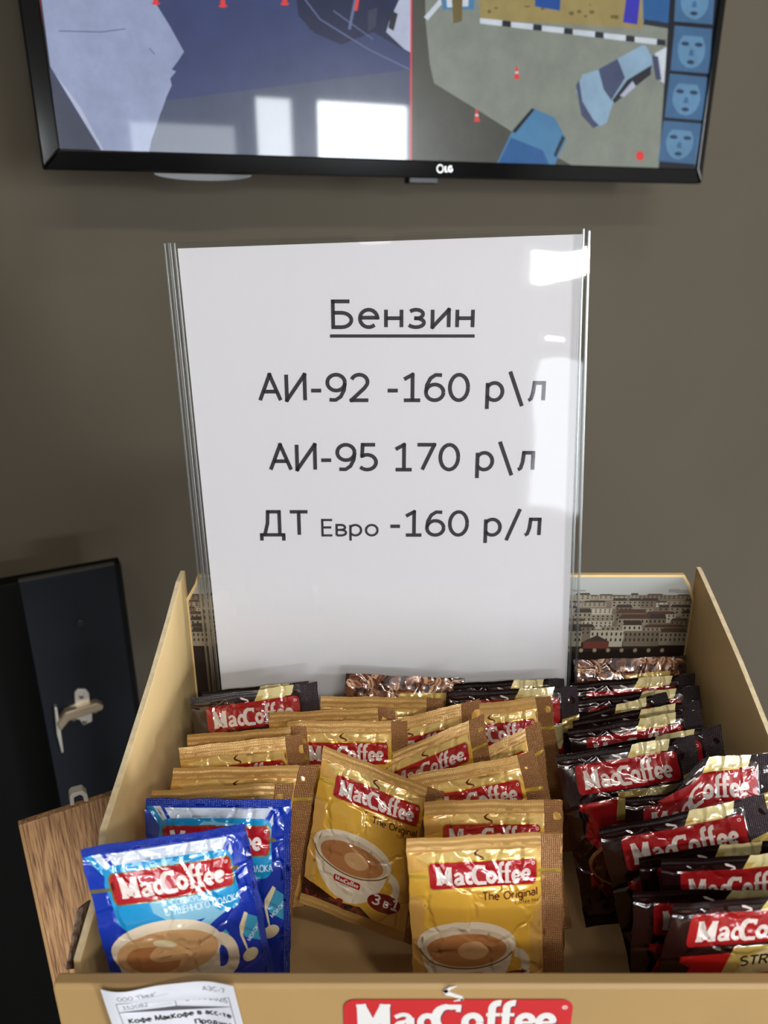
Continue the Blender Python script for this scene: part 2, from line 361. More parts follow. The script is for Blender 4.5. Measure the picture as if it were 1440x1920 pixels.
# ================================================================== THE ROOM
m_wall = bump(vary(mat('wall_paint', (90, 82, 70), .7, spec=.15), 1.3, .10), 60, .05, .002)
m_white = mat('ceiling_paint', (92, 90, 88), .8); m_fl = vary(mat('floor_tile', (120, 114, 106), .35), 3, .1)
m_room = mat('room_paint', (112, 108, 104), .7)
A0, A1 = -2.2, 3.1
struct(MB().box(room(A0, -.1, FLOOR), T * (A1 - A0), N * .1, Z * (CEIL - FLOOR)).build('wall_back', m_wall))
struct(MB().box(room(A0 - .1, -.1, FLOOR), T * .1, N * (DEEP + .2), Z * (CEIL - FLOOR)).build('wall_left', m_room))
struct(MB().box(room(A1, -.1, FLOOR), T * .1, N * (DEEP + .2), Z * (CEIL - FLOOR)).build('wall_right', m_room))
struct(MB().box(room(A0 - .1, -.1, FLOOR - .1), T * (A1 - A0 + .2), N * (DEEP + .2), Z * .1).build('floor', m_fl))
struct(MB().box(room(A0 - .1, -.1, CEIL), T * (A1 - A0 + .2), N * (DEEP + .2), Z * .1).build('ceiling', m_white))
ca = sorted({A0, A1} | {w[0] for w in WINS} | {w[1] for w in WINS}); cz = sorted({FLOOR, CEIL} | {w[2] for w in WINS} | {w[3] for w in WINS})
mb = MB()
for i in range(len(ca) - 1):
    for j in range(len(cz) - 1):
        am, zm = (ca[i] + ca[i + 1]) / 2, (cz[j] + cz[j + 1]) / 2
        if not any(w[0] < am < w[1] and w[2] < zm < w[3] for w in WINS):
            mb.box(room(ca[i], DEEP, cz[j]), T * (ca[i + 1] - ca[i]), N * .1, Z * (cz[j + 1] - cz[j]))
struct(mb.build('wall_front', m_room))
m_fr = mat('window_frame_white', (220, 220, 218), .4)
for i, (a0, a1, z0, z1, r_) in enumerate(WINS):
    mb = MB(); q = .03
    mb.box(room(a0, DEEP + .02, z0), T * q, N * .05, Z * (z1 - z0)).box(room(a1 - q, DEEP + .02, z0), T * q, N * .05, Z * (z1 - z0))
    mb.box(room(a0 + q, DEEP + .02, z0), T * (a1 - a0 - 2 * q), N * .05, Z * q).box(room(a0 + q, DEEP + .02, z1 - q), T * (a1 - a0 - 2 * q), N * .05, Z * q)
    struct(mb.build('window_%d' % (i + 1), m_fr))

# ================================================================== TELEVISION
def tvp(a, c, z): return TV0 + T * a + N * c + Z * z           # across, towards the viewer, up
tv = tag(empty('television', tvp(.3675, -.03, .2)), 'black flat television on the grey wall showing two parking-lot security camera views', 'television')
TW, THH = .737, .432
m_bez = mat('bezel_gloss', (7, 7, 8), .10); m_back = mat('housing_black', (10, 10, 11), .45)
MB().box(tvp(.004, -.02, .003), T * (TW - .008), N * .012, Z * (THH - .006)).build('housing', m_back, tv, .002)
MB().box(tvp(.12, -.108, .09), T * (TW - .24), N * .09, Z * .26).build('wall_bracket', m_back, tv, .004)
def px_tv(u, v):
    p = on_plane(u, v, TV0, N) - TV0; return float(p @ T), float(p[2])
sa0 = px_tv(108, 284); sa1 = px_tv(1312, 312)
x0, y0 = .016, .0165; x1, y1 = TW - .010, THH - .012
mb = MB()
def frame_bar(p, q, r, s_, ho=.0030):                                   # bevelled bar between an outer and an inner edge
    (pa, pz), (qa, qz), (ra, rz), (sa_, sz) = p, q, r, s_
    mb.hexa([tvp(pa, -.012, pz), tvp(qa, -.012, qz), tvp(ra, -.012, rz), tvp(sa_, -.012, sz), tvp(pa, ho, pz), tvp(qa, ho, qz), tvp(ra, .003, rz), tvp(sa_, .003, sz)])
frame_bar((0, 0), (TW, 0), (x1, y0), (x0, y0), .0002); frame_bar((TW, 0), (TW, THH), (x1, y1), (x1, y0))
frame_bar((TW, THH), (0, THH), (x0, y1), (x1, y1)); frame_bar((0, THH), (0, 0), (x0, y0), (x0, y1))
mb.build('bezel', m_bez, tv, .0016, 3)
# picture on the screen
def em(name, rgb, e=1.0):
    m = mat(name, rgb, .24, emit=e, spec=.18, coat=.9, coat_rough=.03); n, l, p = nodes(m); c = p.inputs['Emission Color'].default_value[:]
    tc = n.new('ShaderNodeTexCoord'); nz = n.new('ShaderNodeTexNoise'); nz.inputs['Scale'].default_value = 38; nz.inputs['Detail'].default_value = 6; nz.inputs['Roughness'].default_value = .65
    rp = n.new('ShaderNodeValToRGB'); q = rp.color_ramp.elements; q[0].position = .32; q[1].position = .68
    q[0].color = tuple(x * .88 for x in c[:3]) + (1,); q[1].color = tuple(min(1, x * 1.10) for x in c[:3]) + (1,)
    l.new(tc.outputs['Object'], nz.inputs['Vector']); l.new(nz.outputs['Fac'], rp.inputs[0]); l.new(rp.outputs[0], p.inputs['Emission Color']); return m
SM = {'asphalt': em('screen_asphalt', (52, 62, 104)), 'asphalt_low': em('screen_asphalt_low', (66, 74, 98)), 'pave': em('screen_pavement', (143, 154, 186)), 'kerb': em('screen_kerb', (172, 178, 200)),
      'slate': em('screen_slate', (52, 58, 78)), 'red': em('screen_red', (216, 58, 54)), 'night': em('screen_navy', (28, 34, 66)), 'steel': em('screen_steel', (92, 104, 140)),
      'ground': em('screen_ground', (128, 134, 124)), 'tar': em('screen_tar', (72, 72, 64)), 'sand': em('screen_sand', (150, 134, 84)), 'sand_dark': em('screen_sand_dark', (104, 92, 52)),
      'white': em('screen_white', (196, 204, 214)), 'dark': em('screen_dark', (34, 38, 46)), 'bluebin': em('screen_bluebin', (34, 76, 148)), 'violet': em('screen_violet', (54, 50, 168)),
      'car': em('screen_car', (136, 166, 190)), 'glass': em('screen_carglass', (66, 74, 104)), 'carblue': em('screen_carblue', (72, 124, 164)), 'carblue2': em('screen_carblue_low', (38, 88, 142)),
      'tile': em('screen_tile', (62, 100, 138)), 'face': em('screen_face', (92, 134, 168)), 'feat': em('screen_feature', (34, 58, 88)), 'black': em('screen_black', (14, 20, 30))}
LY = []
def L(poly, m): LY.append(([px_tv(*q) for q in poly], m, 'screen'))
def Lr(pts, w, m):
    for q in ribbon(pts, w): L(q, m)
L([(104, 290), (62, -420), (778, -420), (772, 310)], 'asphalt')
L([(300, 190), (772, 130), (772, 310), (250, 300)], 'asphalt_low')
L([(62, -420), (180, -420), (288, 0), (318, 48), (345, 97), (334, 114), (322, 130), (330, 134), (319, 147), (322, 160), (312, 182), (306, 200), (300, 215), (292, 240), (284, 262), (278, 292), (200, 292), (94, 124), (78, 0)], 'pave')
L([(94, 124), (104, 140), (150, 200), (200, 292), (196, 292), (140, 200)], 'kerb'); L([(92, 128), (110, 292), (195, 292), (130, 190)], 'slate')
Lr([(110, 58), (190, 60), (235, 54)], 2.2, 'steel'); Lr([(280, 90), (290, 102)], 2, 'steel')
L([(545, -80), (776, -80), (774, 104), (700, 60), (640, 84), (590, 62), (560, 30)], 'night')
Lr([(565, -10), (600, 36), (690, 92), (768, 130)], 2.5, 'steel'); Lr([(586, 25), (582, 56)], 4, 'dark'); Lr([(668, -10), (655, 55)], 5, 'steel'); Lr([(625, 20), (700, 74)], 2, 'steel')
L([(748, 0), (773, -10), (772, 100), (758, 92), (724, 60), (730, 40)], 'kerb'); L([(735, 20), (746, 26), (738, 58), (728, 52)], 'dark'); L([(690, 20), (708, 14), (704, 50), (690, 60)], 'slate')
for (cx, cy) in ((292, 3), (418, 8), (534, 4)):
    L([(cx - 9, cy + 2), (cx + 9, cy + 2), (cx + 5, cy + 6), (cx - 5, cy + 6)], 'red'); L([(cx - 4, cy - 12), (cx + 3, cy - 12), (cx + 5, cy + 2), (cx - 5, cy + 2)], 'red')
L([(668, -4), (674, -4), (670, 20), (664, 20)], 'red')
L([(776, -420), (1420, -420), (1330, 330), (772, 310)], 'tar')
L([(790, -420), (1330, -420), (1258, 90), (1240, 330), (1090, 320), (962, 248), (908, 214), (814, 156), (806, 120), (798, 40)], 'ground')
L([(772, 180), (830, 170), (905, 215), (960, 250), (940, 310), (772, 310)], 'tar')
L([(898, -200), (1205, -200), (1204, 54), (1080, 46), (900, 36)], 'sand')
random.seed(3)
for i in range(46):
    cx, cy = random.uniform(905, 1190), random.uniform(-60, 34); L(ellipse(cx, cy, random.uniform(2, 7), random.uniform(1.5, 4), 7), 'sand_dark')
L([(826, -30), (892, -30), (888, 18), (830, 18)], 'carblue'); L([(836, -30), (880, -30), (878, 12), (838, 14)], 'white'); L([(846, -20), (868, -20), (866, 40), (850, 44)], 'sand_dark'); L([(795, 32), (826, -4), (828, 8), (802, 38)], 'white')
for k in range(6):
    xa = 900 + k * 58; ya = 34 + k * 7
    L([(xa, ya), (xa + 42, ya + 4), (xa + 41, ya + 15), (xa, ya + 10)], 'white'); L([(xa + 42, ya + 4), (xa + 58, ya + 6), (xa + 58, ya + 17), (xa + 41, ya + 15)], 'dark')
L([(1004, -40), (1052, -40), (1050, 20), (1003, 12)], 'bluebin'); L([(1182, -60), (1206, -60), (1195, 46), (1168, 42)], 'violet'); L([(1204, -60), (1260, -60), (1258, 46), (1206, 38)], 'carblue2'); L([(1208, 36), (1258, 44), (1256, 54), (1206, 46)], 'dark')
for (cx, cy) in ((969, 136), (894, 216)):
    L([(cx - 5, cy + 8), (cx + 6, cy + 8), (cx + 5, cy + 12), (cx - 5, cy + 12)], 'red'); L([(cx - 2, cy - 12), (cx + 1, cy - 12), (cx + 4, cy + 8), (cx - 4, cy + 8)], 'red'); L([(cx - 3, cy - 2), (cx + 3, cy - 2), (cx + 3, cy + 2), (cx - 3, cy + 2)], 'white')
# parked car seen from above
L([(1080, 170), (1092, 140), (1124, 130), (1158, 110), (1210, 84), (1224, 110), (1222, 134), (1180, 166), (1148, 196), (1138, 230), (1118, 240), (1096, 222)], 'car')
L([(1122, 130), (1158, 110), (1172, 146), (1146, 188), (1132, 168)], 'glass'); L([(1148, 188), (1176, 150), (1222, 122), (1220, 140), (1184, 168), (1152, 194)], 'dark'); L([(1162, 180), (1186, 152), (1192, 162), (1170, 182)], 'kerb')
L([(1080, 160), (1086, 150), (1092, 190), (1112, 224), (1124, 236), (1112, 240), (1090, 216)], 'glass'); L([(1158, 110), (1206, 84), (1216, 96), (1218, 124), (1174, 146)], 'car')
L([(1228, 100), (1254, 86), (1250, 160), (1236, 150)], 'white'); L([(1222, 104), (1234, 106), (1240, 150), (1230, 150)], 'glass')
L([(930, 310), (960, 246), (998, 202), (1040, 220), (1062, 262), (1044, 300), (1036, 320)], 'carblue'); L([(932, 310), (958, 258), (1018, 282), (1034, 320)], 'carblue2'); L([(960, 246), (998, 202), (1002, 206), (966, 250)], 'black'); L([(1060, 258), (1042, 296), (1038, 290), (1054, 254)], 'dark')
L(ellipse(1200, 292, 8, 9, 12), 'red')
L([(1234, 330), (1284, -420), (1460, -420), (1330, 330)], 'black')
for (ta, tb, tc, td) in (((1268, -40), (1342, -36), (1336, 46), (1264, 40)), ((1265, 48), (1335, 54), (1330, 138), (1257, 132)), ((1256, 138), (1326, 145), (1320, 226), (1246, 220)), ((1244, 226), (1316, 232), (1304, 308), (1234, 302))):
    q = lambda s_, t_: tuple((np.array(ta) * (1 - s_) + np.array(tb) * s_) * (1 - t_) + (np.array(td) * (1 - s_) + np.array(tc) * s_) * t_)
    L([ta, tb, tc, td], 'tile'); L([q(.5 + .36 * math.cos(a), .5 + .42 * math.sin(a)) for a in np.linspace(0, 6.28, 18)[:-1]], 'face')
    for ex in (.32, .68): L([q(ex + .11 * math.cos(a), .38 + .05 * math.sin(a)) for a in np.linspace(0, 6.28, 10)[:-1]], 'feat')
    L([q(.5 + .1 * math.cos(a), .78 + .05 * math.sin(a)) for a in np.linspace(0, 6.28, 10)[:-1]], 'feat'); L([q(.46, .5), q(.54, .5), q(.57, .64), q(.43, .64)], 'tile'); L([q(.2, .08), q(.8, .08), q(.74, .2), q(.26, .2)], 'tile')
Lr([(62, -420), (73, 0), (109, 284), (232, 287)], 4.5, 'red'); Lr([(770, 310), (773, -420)], 3, 'red')
art = artwork([(x0, y0), (x1, y0), (x1, y1), (x0, y1)], LY, base=('black', 'screen'))
scr = art_mesh('screen', art, None, lambda P: [tvp(a, .0, z) for a, z in P], SM, tv, smooth=False)
mb = MB(); ly = []
lx, lz = px_tv(832, 316); m_lg = mat('logo_silver', (190, 190, 188), .3, .6)
for p in text('LG', lx, lz - .0035, .0062, .2, .18): mb.prism([tvp(a, .0032, z) for a, z in p], N * .0004)
for p in ribbon(arc(lx - .006, lz - .0005, .0036, .0036, 0, 360, 16), .0008): mb.prism([tvp(a, .0032, z) for a, z in p], N * .0004)
mb.build('maker_logo', m_lg, tv)
sx, sz = px_tv(800, 340); MB().box(tvp(sx - .018, -.016, -.005), T * .034, N * .012, Z * .006).build('sensor_bump', m_back, tv, .001)
sx, sz = px_tv(385, 325); mb = MB()
mb.prism([tvp(sx + .045 * math.cos(a), -.016, -.0005 + .0055 * math.sin(a)) for a in np.linspace(math.pi, 2 * math.pi, 14)], N * .010); mb.build('speaker_lip', m_bez, tv)

# ================================================================== CABINET PIECES ON THE LEFT
m_navy = mat('navy_laminate', (17, 22, 30), .5, spec=.25); m_blk = mat('cabinet_shade_black', (5, 5, 5), .6, spec=.15)
steel = mat('zinc_steel', (222, 218, 210), .35, .55)
K1 = .70; pl = ray(35, 1092) * K1; dd = np.array([.8944, .4472, 0]); nb = np.array([.4472, -.8944, 0])
wdt = .084
pan = tag(empty('cabinet_side_panel', (pl[0], pl[1], FLOOR)), 'narrow dark navy cabinet panel with a hinge screwed on it', 'cabinet panel')
mb = MB().box(pl - Z * (pl[2] - FLOOR), dd * wdt, -nb * .006, Z * (pl[2] - FLOOR)); mb.build('board', m_navy, pan, .0006)
mb = MB().box(pl - nb * .0004 + Z * .0002, dd * wdt, -nb * .0055, Z * .0012); mb.build('edge_band', mat('edge_band_dark', (60, 58, 54), .4), pan)
hp = on_plane(151, 1168, pl, nb); mb = MB(); mb.tube([hp - nb * .002, hp + nb * .002], .0042, 14); mb.build('cover_cap', mat('cap_black', (16, 18, 20), .35), pan, .0008)
def hpx(u, v, o=0.0): return on_plane(u, v, pl + nb * o, nb)
h = empty('hinge', hpx(150, 1330)); h.parent = pan; h.location = Vector(hpx(150, 1330)) - pan.location
def hlink(mb, name, m, bev=.0006):
    o = mb.build(name, m, None, bev); o.parent = h; o.location = -(h.location + pan.location); return o
mb = MB(); mb.prism([hpx(*q) for q in ((139, 1296), (145, 1290), (160, 1290), (166, 1297), (168, 1314), (176, 1310), (192, 1316), (190, 1328), (172, 1334), (172, 1350), (156, 1357), (148, 1346), (130, 1348), (124, 1326), (140, 1318))], nb * .003); hlink(mb, 'mounting_plate', steel)
mb = MB(); mb.prism([hpx(*q) for q in ((120, 1326), (180, 1308), (192, 1314), (190, 1322), (128, 1342), (112, 1362), (106, 1350))], nb * .010); hlink(mb, 'arm', mat('hinge_nickel', (190, 172, 148), .3, .6), .0015)
mb = MB(); mb.prism([hpx(*q) for q in ((101, 1320), (106, 1322), (112, 1358), (118, 1404), (115, 1406), (106, 1372))], nb * .006); hlink(mb, 'cup_flange', steel)
mb = MB()
for (u, v) in ((152, 1303), (178, 1330), (138, 1345), (158, 1350)):
    c = hpx(u, v); mb.tube([c, c + nb * .0045], .0022, 12)
hlink(mb, 'screws', mat('screw_steel', (150, 148, 142), .3, 1.0), .0004)
# near-black board beside it, the cabinet's shade put into its colour
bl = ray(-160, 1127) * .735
mb = MB().box(bl - dd * .14 - Z * (bl[2] - FLOOR), dd * .33, -nb * .02, Z * (bl[2] - FLOOR - .0)); tag(mb.build('shaded_cabinet_board', m_blk, None, .001), 'plain black cabinet at the far left, behind the wood-effect board', 'cabinet')
# wood-effect board
m_wood = mat('oak_laminate', (150, 112, 76), .5)
n_, l_, p_ = nodes(m_wood)
tc = n_.new('ShaderNodeTexCoord'); mp_ = n_.new('ShaderNodeMapping'); mp_.inputs['Scale'].default_value = (1, 1, .05)
n1 = n_.new('ShaderNodeTexNoise'); n1.inputs['Scale'].default_value = 900; n1.inputs['Detail'].default_value = 5; n1.inputs['Distortion'].default_value = .4
n2 = n_.new('ShaderNodeTexNoise'); n2.inputs['Scale'].default_value = 160; n2.inputs['Detail'].default_value = 3
rp = n_.new('ShaderNodeValToRGB'); e = rp.color_ramp.elements
e[0].position = .36; e[0].color = lin((84, 56, 36)) + (1,); e[1].position = .60; e[1].color = lin((182, 140, 98)) + (1,)
x_ = e.new(.48); x_.color = lin((150, 110, 74)) + (1,)
mx = n_.new('ShaderNodeMath'); mx.operation = 'ADD'; m2 = n_.new('ShaderNodeMath'); m2.operation = 'MULTIPLY'; m2.inputs[1].default_value = .22; m3 = n_.new('ShaderNodeMath'); m3.operation = 'MULTIPLY_ADD'; m3.inputs[1].default_value = .78
l_.new(tc.outputs['Object'], mp_.inputs[0]); l_.new(mp_.outputs[0], n1.inputs['Vector']); l_.new(mp_.outputs[0], n2.inputs['Vector'])
l_.new(n2.outputs['Fac'], m2.inputs[0]); l_.new(n1.outputs['Fac'], m3.inputs[0]); l_.new(m2.outputs[0], m3.inputs[2]); l_.new(m3.outputs[0], rp.inputs[0]); l_.new(rp.outputs[0], p_.inputs['Base Color'])
bp_ = n_.new('ShaderNodeBump'); bp_.inputs['Strength'].default_value = .25; bp_.inputs['Distance'].default_value = .0006; l_.new(n1.outputs['Fac'], bp_.inputs['Height']); l_.new(bp_.outputs[0], p_.inputs['Normal'])
w0 = ray(42, 1546) * .461; w1 = ray(228, 1487) * .461 * 1.056; wd_ = np.array([w1[0] - w0[0], w1[1] - w0[1], 0]); wl = np.linalg.norm(wd_); wd_ /= wl; wn = np.array([wd_[1], -wd_[0], 0]); ztop = w0[2]
wb = tag(empty('wood_panel', (w0[0], w0[1], FLOOR)), 'upright wood-effect board left of the cardboard box with a small white bracket on top', 'wooden board')
MB().box(np.array([w0[0], w0[1], FLOOR]), wd_ * wl, -wn * .005, Z * (ztop - FLOOR)).build('board', m_wood, wb, .0005)
MB().box(np.array([w0[0], w0[1], FLOOR]) - wd_ * .0022 + wn * .0002, wd_ * .0022, -wn * .0052, Z * (ztop - FLOOR)).build('edge_band', mat('oak_edge', (168, 130, 88), .45), wb, .0006)
def wpx(u, v, o=0.0):
    return on_plane(u, v, w0 + wn * .0002, wn)
mb = MB(); cl = [(132, 1512), (131, 1494), (136, 1488), (156, 1483), (164, 1490), (167, 1503), (158, 1505), (156, 1494), (150, 1491), (139, 1496), (140, 1510)]
mb.prism([wpx(u, v) for u, v in cl], -wn * .007); mb.build('bracket', mat('bracket_white', (176, 170, 160), .5), wb, .0006)

# ================================================================== CARDBOARD DISPLAY BOX
XL, XR, YF, YB, ZF = -.121, .190, .211, .424, -.338
m_card = bump(vary(mat('card_yellow', (238, 206, 148), .5), 22, .05), 26, .35, .004)
m_out = vary(mat('card_outside_shaded', (170, 138, 90), .5), 22, .04)  # outside print, darkened to hold the shade on the front lip
m_cut = bump(vary(mat('card_cut_edge', (226, 206, 168), .8), 300, .12), 500, .2, .0004)
m_in = vary(mat('card_inside', (196, 160, 108), .7), 40, .05)
box = tag(empty('display_box', ((XL + XR) / 2, .315, ZF)), 'open yellow cardboard display box with raised sides, holding the coffee sachets', 'cardboard box')
MB().box((XL, YF - .004, ZF - .003), (XR - XL, 0, 0), (0, YB - YF + .004, 0), (0, 0, .003)).build('box_floor', m_in, box)
prof = [(YB, -.2015), (.412, -.203), (.385, -.2135), (.3475, -.2262), (.30, -.2395), (.263, -.2495), (.250, -.268), (.222, -.2768), (YF, ZF), (YB, ZF)]
profr = [(YB + .001, -.1995), (.4204, -.2005), (.40, -.2075), (.357, -.223), (.315, -.2405), (.263, -.2535), (.229, -.260), (YF, -.2687), (YF, ZF), (YB + .001, ZF)]
MB().prism([(XL, y, z) for y, z in prof], (-.0028, 0, 0)).build('side_panel', m_card, box, .0004)
MB().prism([(XR, y, z) for y, z in profr], (.0028, 0, 0)).build('side_panel', m_card, box, .0004)
for (pr, xx, sg) in ((prof, XL, -1), (profr, XR, 1)):          # corrugated cut edge along the top of each side
    vs = []; fs = []
    for i, (y, z) in enumerate(pr[:8]):
        vs += [(xx + sg * .0001, y, z + .0005), (xx + sg * .0027, y, z + .0005)]
        if i: k = 2 * i; fs.append((k - 2, k - 1, k + 1, k))
    mesh_obj('cut_edge', vs, fs, m_cut, box)
bw0 = on_y(372, 1100, YB - .003)[0]; bw1 = on_y(1284, 1077, YB - .003)[0]; zb = on_y(1190, 1078, YB - .003)[2]
bo = [(XL, ZF), (XR, ZF), (XR, zb - .016), (bw1 + .004, zb - .006), (bw1, zb), (bw0, zb), (bw0 - .002, zb - .006), (XL, zb - .016)]
MB().prism([(x, YB - .003, z) for x, z in bo], (0, .003, 0)).build('back_panel', m_card, box)
# printed town view on the back panel
random.seed(11)
CM = {k: mat('print_' + k, c, .5) for k, c in dict(sky=(168, 170, 166), haze=(140, 140, 134), wall_a=(150, 140, 122), wall_b=(122, 110, 94), wall_c=(186, 178, 160), roof=(66, 56, 50), roof_b=(88, 66, 54), win=(44, 38, 34), dark=(40, 30, 27), red=(112, 58, 48), lamp=(170, 150, 120)).items()}
cl = []; xw = XR - XL - .002; zl = ZF + .002; hh = zb - zl - .0015
def C(p, m): cl.append((p, m, 'picture'))
def rect(x, y, w, h_): return [(x, y), (x + w, y), (x + w, y + h_), (x, y + h_)]
C(rect(0, 0, xw, hh * .68), 'dark'); C(rect(0, hh * .66, xw, hh * .25), 'wall_b')
for row in range(7):
    yb_ = hh * (.895 - row * .036); x = random.uniform(-.01, 0); sc_ = .5 + row * .16
    while x < xw:
        w_ = random.uniform(.008, .022) * sc_; h_ = random.uniform(.004, .0075) * sc_; xx = max(x, .0001); ww = min(x + w_, xw - .0001) - xx
        if ww > .002:
            C(rect(xx, yb_ - h_ * .6, ww, h_ * 1.2), random.choice(['wall_a', 'wall_b', 'wall_c', 'wall_a']))
            q = random.random()
            if q < .75: C([(xx, yb_ + h_ * .55), (xx + ww, yb_ + h_ * .55), (xx + ww * .9, yb_ + h_ * .95), (xx + ww * .1, yb_ + h_ * .95)], random.choice(['roof', 'roof', 'roof_b']))
            nwin = max(2, int(ww / .0026))
            for r_ in range(2):
                for k in range(nwin): C(rect(xx + ww * (k + .3) / nwin, yb_ + h_ * (.22 - .42 * r_), ww * .36 / nwin, h_ * .22), 'win')
        x += w_ * random.uniform(.85, 1.25)
for k in range(14): C(rect(random.uniform(0, xw - .01), hh * random.uniform(.89, .93), random.uniform(.003, .009), random.uniform(.001, .0035)), random.choice(['haze', 'wall_b', 'haze']))
for k in range(9):
    xx = random.uniform(0, xw - .02); yy = hh * random.uniform(.60, .67); ww = random.uniform(.01, .02)
    C([(xx, yy), (xx + ww / 2, yy + .0045), (xx + ww, yy)], random.choice(['roof_b', 'red', 'roof'])); C(rect(xx, yy - .005, ww, .005), random.choice(['red', 'wall_b', 'roof_b']))
for k in range(30): C(ellipse(xw - .014 - k * .0085, hh * .615, .0013, .0015, 10), 'lamp')
art = artwork([(x - XL - .001 if 0 < i < 7 else (0 if x < 0 else xw), z - zl) for i, (x, z) in enumerate([(XL + .001, zl), (XR - .001, zl), (XR - .001, zb - .018), (bw1 + .003, zb - .0075), (bw1 - .001, zb - .0015), (bw0 + .001, zb - .0015), (bw0 - .001, zb - .0075), (XL + .001, zb - .018)])], cl, base=('sky', 'picture'))
art_mesh('town_picture', art, None, lambda P: [(XL + .001 + a, YB - .0033, zl + b) for a, b in P], CM, box, smooth=False)
# front lip: double wall folded over the top
lipb = [(YF - .006, ZF - .003), (YF, ZF - .003), (YF, -.2692), (YF - .001, -.2687), (YF - .0048, -.2687), (YF - .006, -.2700)]
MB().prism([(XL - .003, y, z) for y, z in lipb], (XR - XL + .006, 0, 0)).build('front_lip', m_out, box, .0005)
fp = [on_x(*q, XL - .0045) for q in ((192, 1684), (176, 1742), (152, 1815), (128, 1818), (149, 1704), (170, 1688))]
mb = MB(); mb.prism(fp, (-.001, 0, 0)); mb.build('corner_flap', bump(vary(mat('flap_print', (128, 106, 90), .6), 420, .75, detail=1), 100, .05), box)
# logo on the lip
yl = YF - .0064
lx0, lz1 = on_y(644, 1875, yl)[0], on_y(860, 1874, yl)[2]; lx1 = on_y(1076, 1875, yl)[0]; lw = lx1 - lx0; lh = .0215
LM = {'red': mat('label_red', (196, 40, 44), .4), 'white': mat('label_white', (226, 224, 222), .45), 'shade': mat('label_shadow_print', (120, 40, 60), .4)}
k = 1000; ll = [(p, 'shade', 'lettering') for p in logo_polys(lw * k * .055 + .5, lh * k * .80 + .5, lw * k * .87, stretch=1.12)] + [(p, 'white', 'lettering') for p in logo_polys(lw * k * .055, lh * k * .80, lw * k * .87, stretch=1.12)]
ll += [(p, 'white', 'lettering') for p in ribbon(arc(lw * k * .965, 4.2, .9, .9, 0, 360, 14), .3)] + [(p, 'white', 'lettering') for p in text('R', lw * k * .965 - .3, 4.7, 1.0, .2, up=-1)]
art = artwork(rrect(0, 0, lw * k, lh * k, 4.5), ll, base=('red', 'badge'))
fm = lambda P: [(lx0 + a / k, yl - .00006, lz1 - b / k) for a, b in P]
bd = art_mesh('logo', art, 'badge', fm, LM, box, flip=True, smooth=False); art_mesh('lettering', art, 'lettering', fm, LM, bd, flip=True, smooth=False)
sx_ = on_y(840, 1876, yl); mb = MB()
for p in steam(sx_[0] - .001, sx_[2] - .0002, .0078, up=1): mb.prism([(a, yl - .0001, b) for a, b in p], (0, .0003, 0))
mb.build('steam_curl', LM['white'], bd)
# stand under the box
m_stand = mat('stand_black', (20, 20, 21), .5)
st = tag(empty('display_stand', (.08, .33, FLOOR)), 'dark stand carrying the cardboard display box', 'stand')
MB().box((XL + .008, .215, ZF - .022), (.40, 0, 0), (0, .212, 0), (0, 0, .019)).build('stand_top', m_stand, st, .001)
for xx in (.0, .24):
    for yy in (.235, .39): MB().box((xx, yy, FLOOR), (.025, 0, 0), (0, .025, 0), (0, 0, ZF - .022 - FLOOR)).build('leg', m_stand, st)

# ================================================================== PAPER PRICE LABEL ON THE LIP
ink = mat('ink_grey', (84, 82, 88), .6); inkb = mat('ink_black', (30, 28, 32), .55)
PM = {'paper': mat('label_paper', (214, 216, 226), .6), 'ink': ink, 'inkb': inkb}
la, lb = on_y(192, 1846, yl), on_y(440, 1838, yl); pw = (lb[0] - la[0]) * 1000; ph = 36.0
ll = [(p, 'ink', 'print') for p in text('ООО "Пике"', 5.5, 5.0, 2.1, .13, up=-1)] + [(p, 'ink', 'print') for p in text('АЗС-7', pw - 4, 4.8, 2.4, .13, .22, up=-1, right=True)]
ll += [(p, 'ink', 'print') for p in text('152082', 6.5, 9.6, 2.1, .13, up=-1)] + [(p, 'ink', 'print') for p in text('04.06.2026', pw - 4, 9.6, 2.4, .13, .22, up=-1, right=True)]
for q in ([(4.4, 6.6), (pw - 3, 6.6)], [(4.4, 11.2), (pw - 3, 11.2)], [(4.4, 6.6), (4.4, 34)], [(pw - 3, 6.6), (pw - 3, 34)], [(pw * .52, 6.6), (pw * .52, 11.2)]): ll += [(p, 'ink', 'print') for p in ribbon(q, .3)]
ll += [(p, 'inkb', 'print') for p in text('Кофе МакКофе в асс-те', 7, 17.6, 3.0, .22, .2, up=-1, width=pw - 11)] + [(p, 'inkb', 'print') for p in text('Продукт', pw - 4.5, 22.6, 3.0, .22, .22, up=-1, right=True)] + [(p, 'inkb', 'print') for p in text('3 в 1', 8, 22.8, 3.0, .22, .22, up=-1)]
art = artwork([(0, 0), (pw, 0), (pw, ph), (0, ph)], ll, 1.6, base=('paper', 'sheet'))
def lmap(P):
    out = []
    for a, b in P:
        s_ = a / pw; w_ = .0009 * math.sin(s_ * 7.0 + .6) + .0004 * math.sin(s_ * 13 + b * .08)
        out.append((la[0] + a / 1000 + b * .00012, yl - .0017 - w_, la[2] + .0004 + (lb[2] - la[2]) * s_ - b / 1000 - .0011 * math.sin(s_ * 6.2) * (1 - b / 60)))
    return out
pl_ = tag(empty('price_label', (la[0] + pw / 2000, yl, la[2] - .03)), 'creased white paper shelf label stuck to the front of the cardboard box', 'paper label')
art_mesh('sheet', art, 'sheet', lmap, PM, pl_, flip=True); art_mesh('printed_text', art, 'print', lmap, PM, pl_, flip=True)

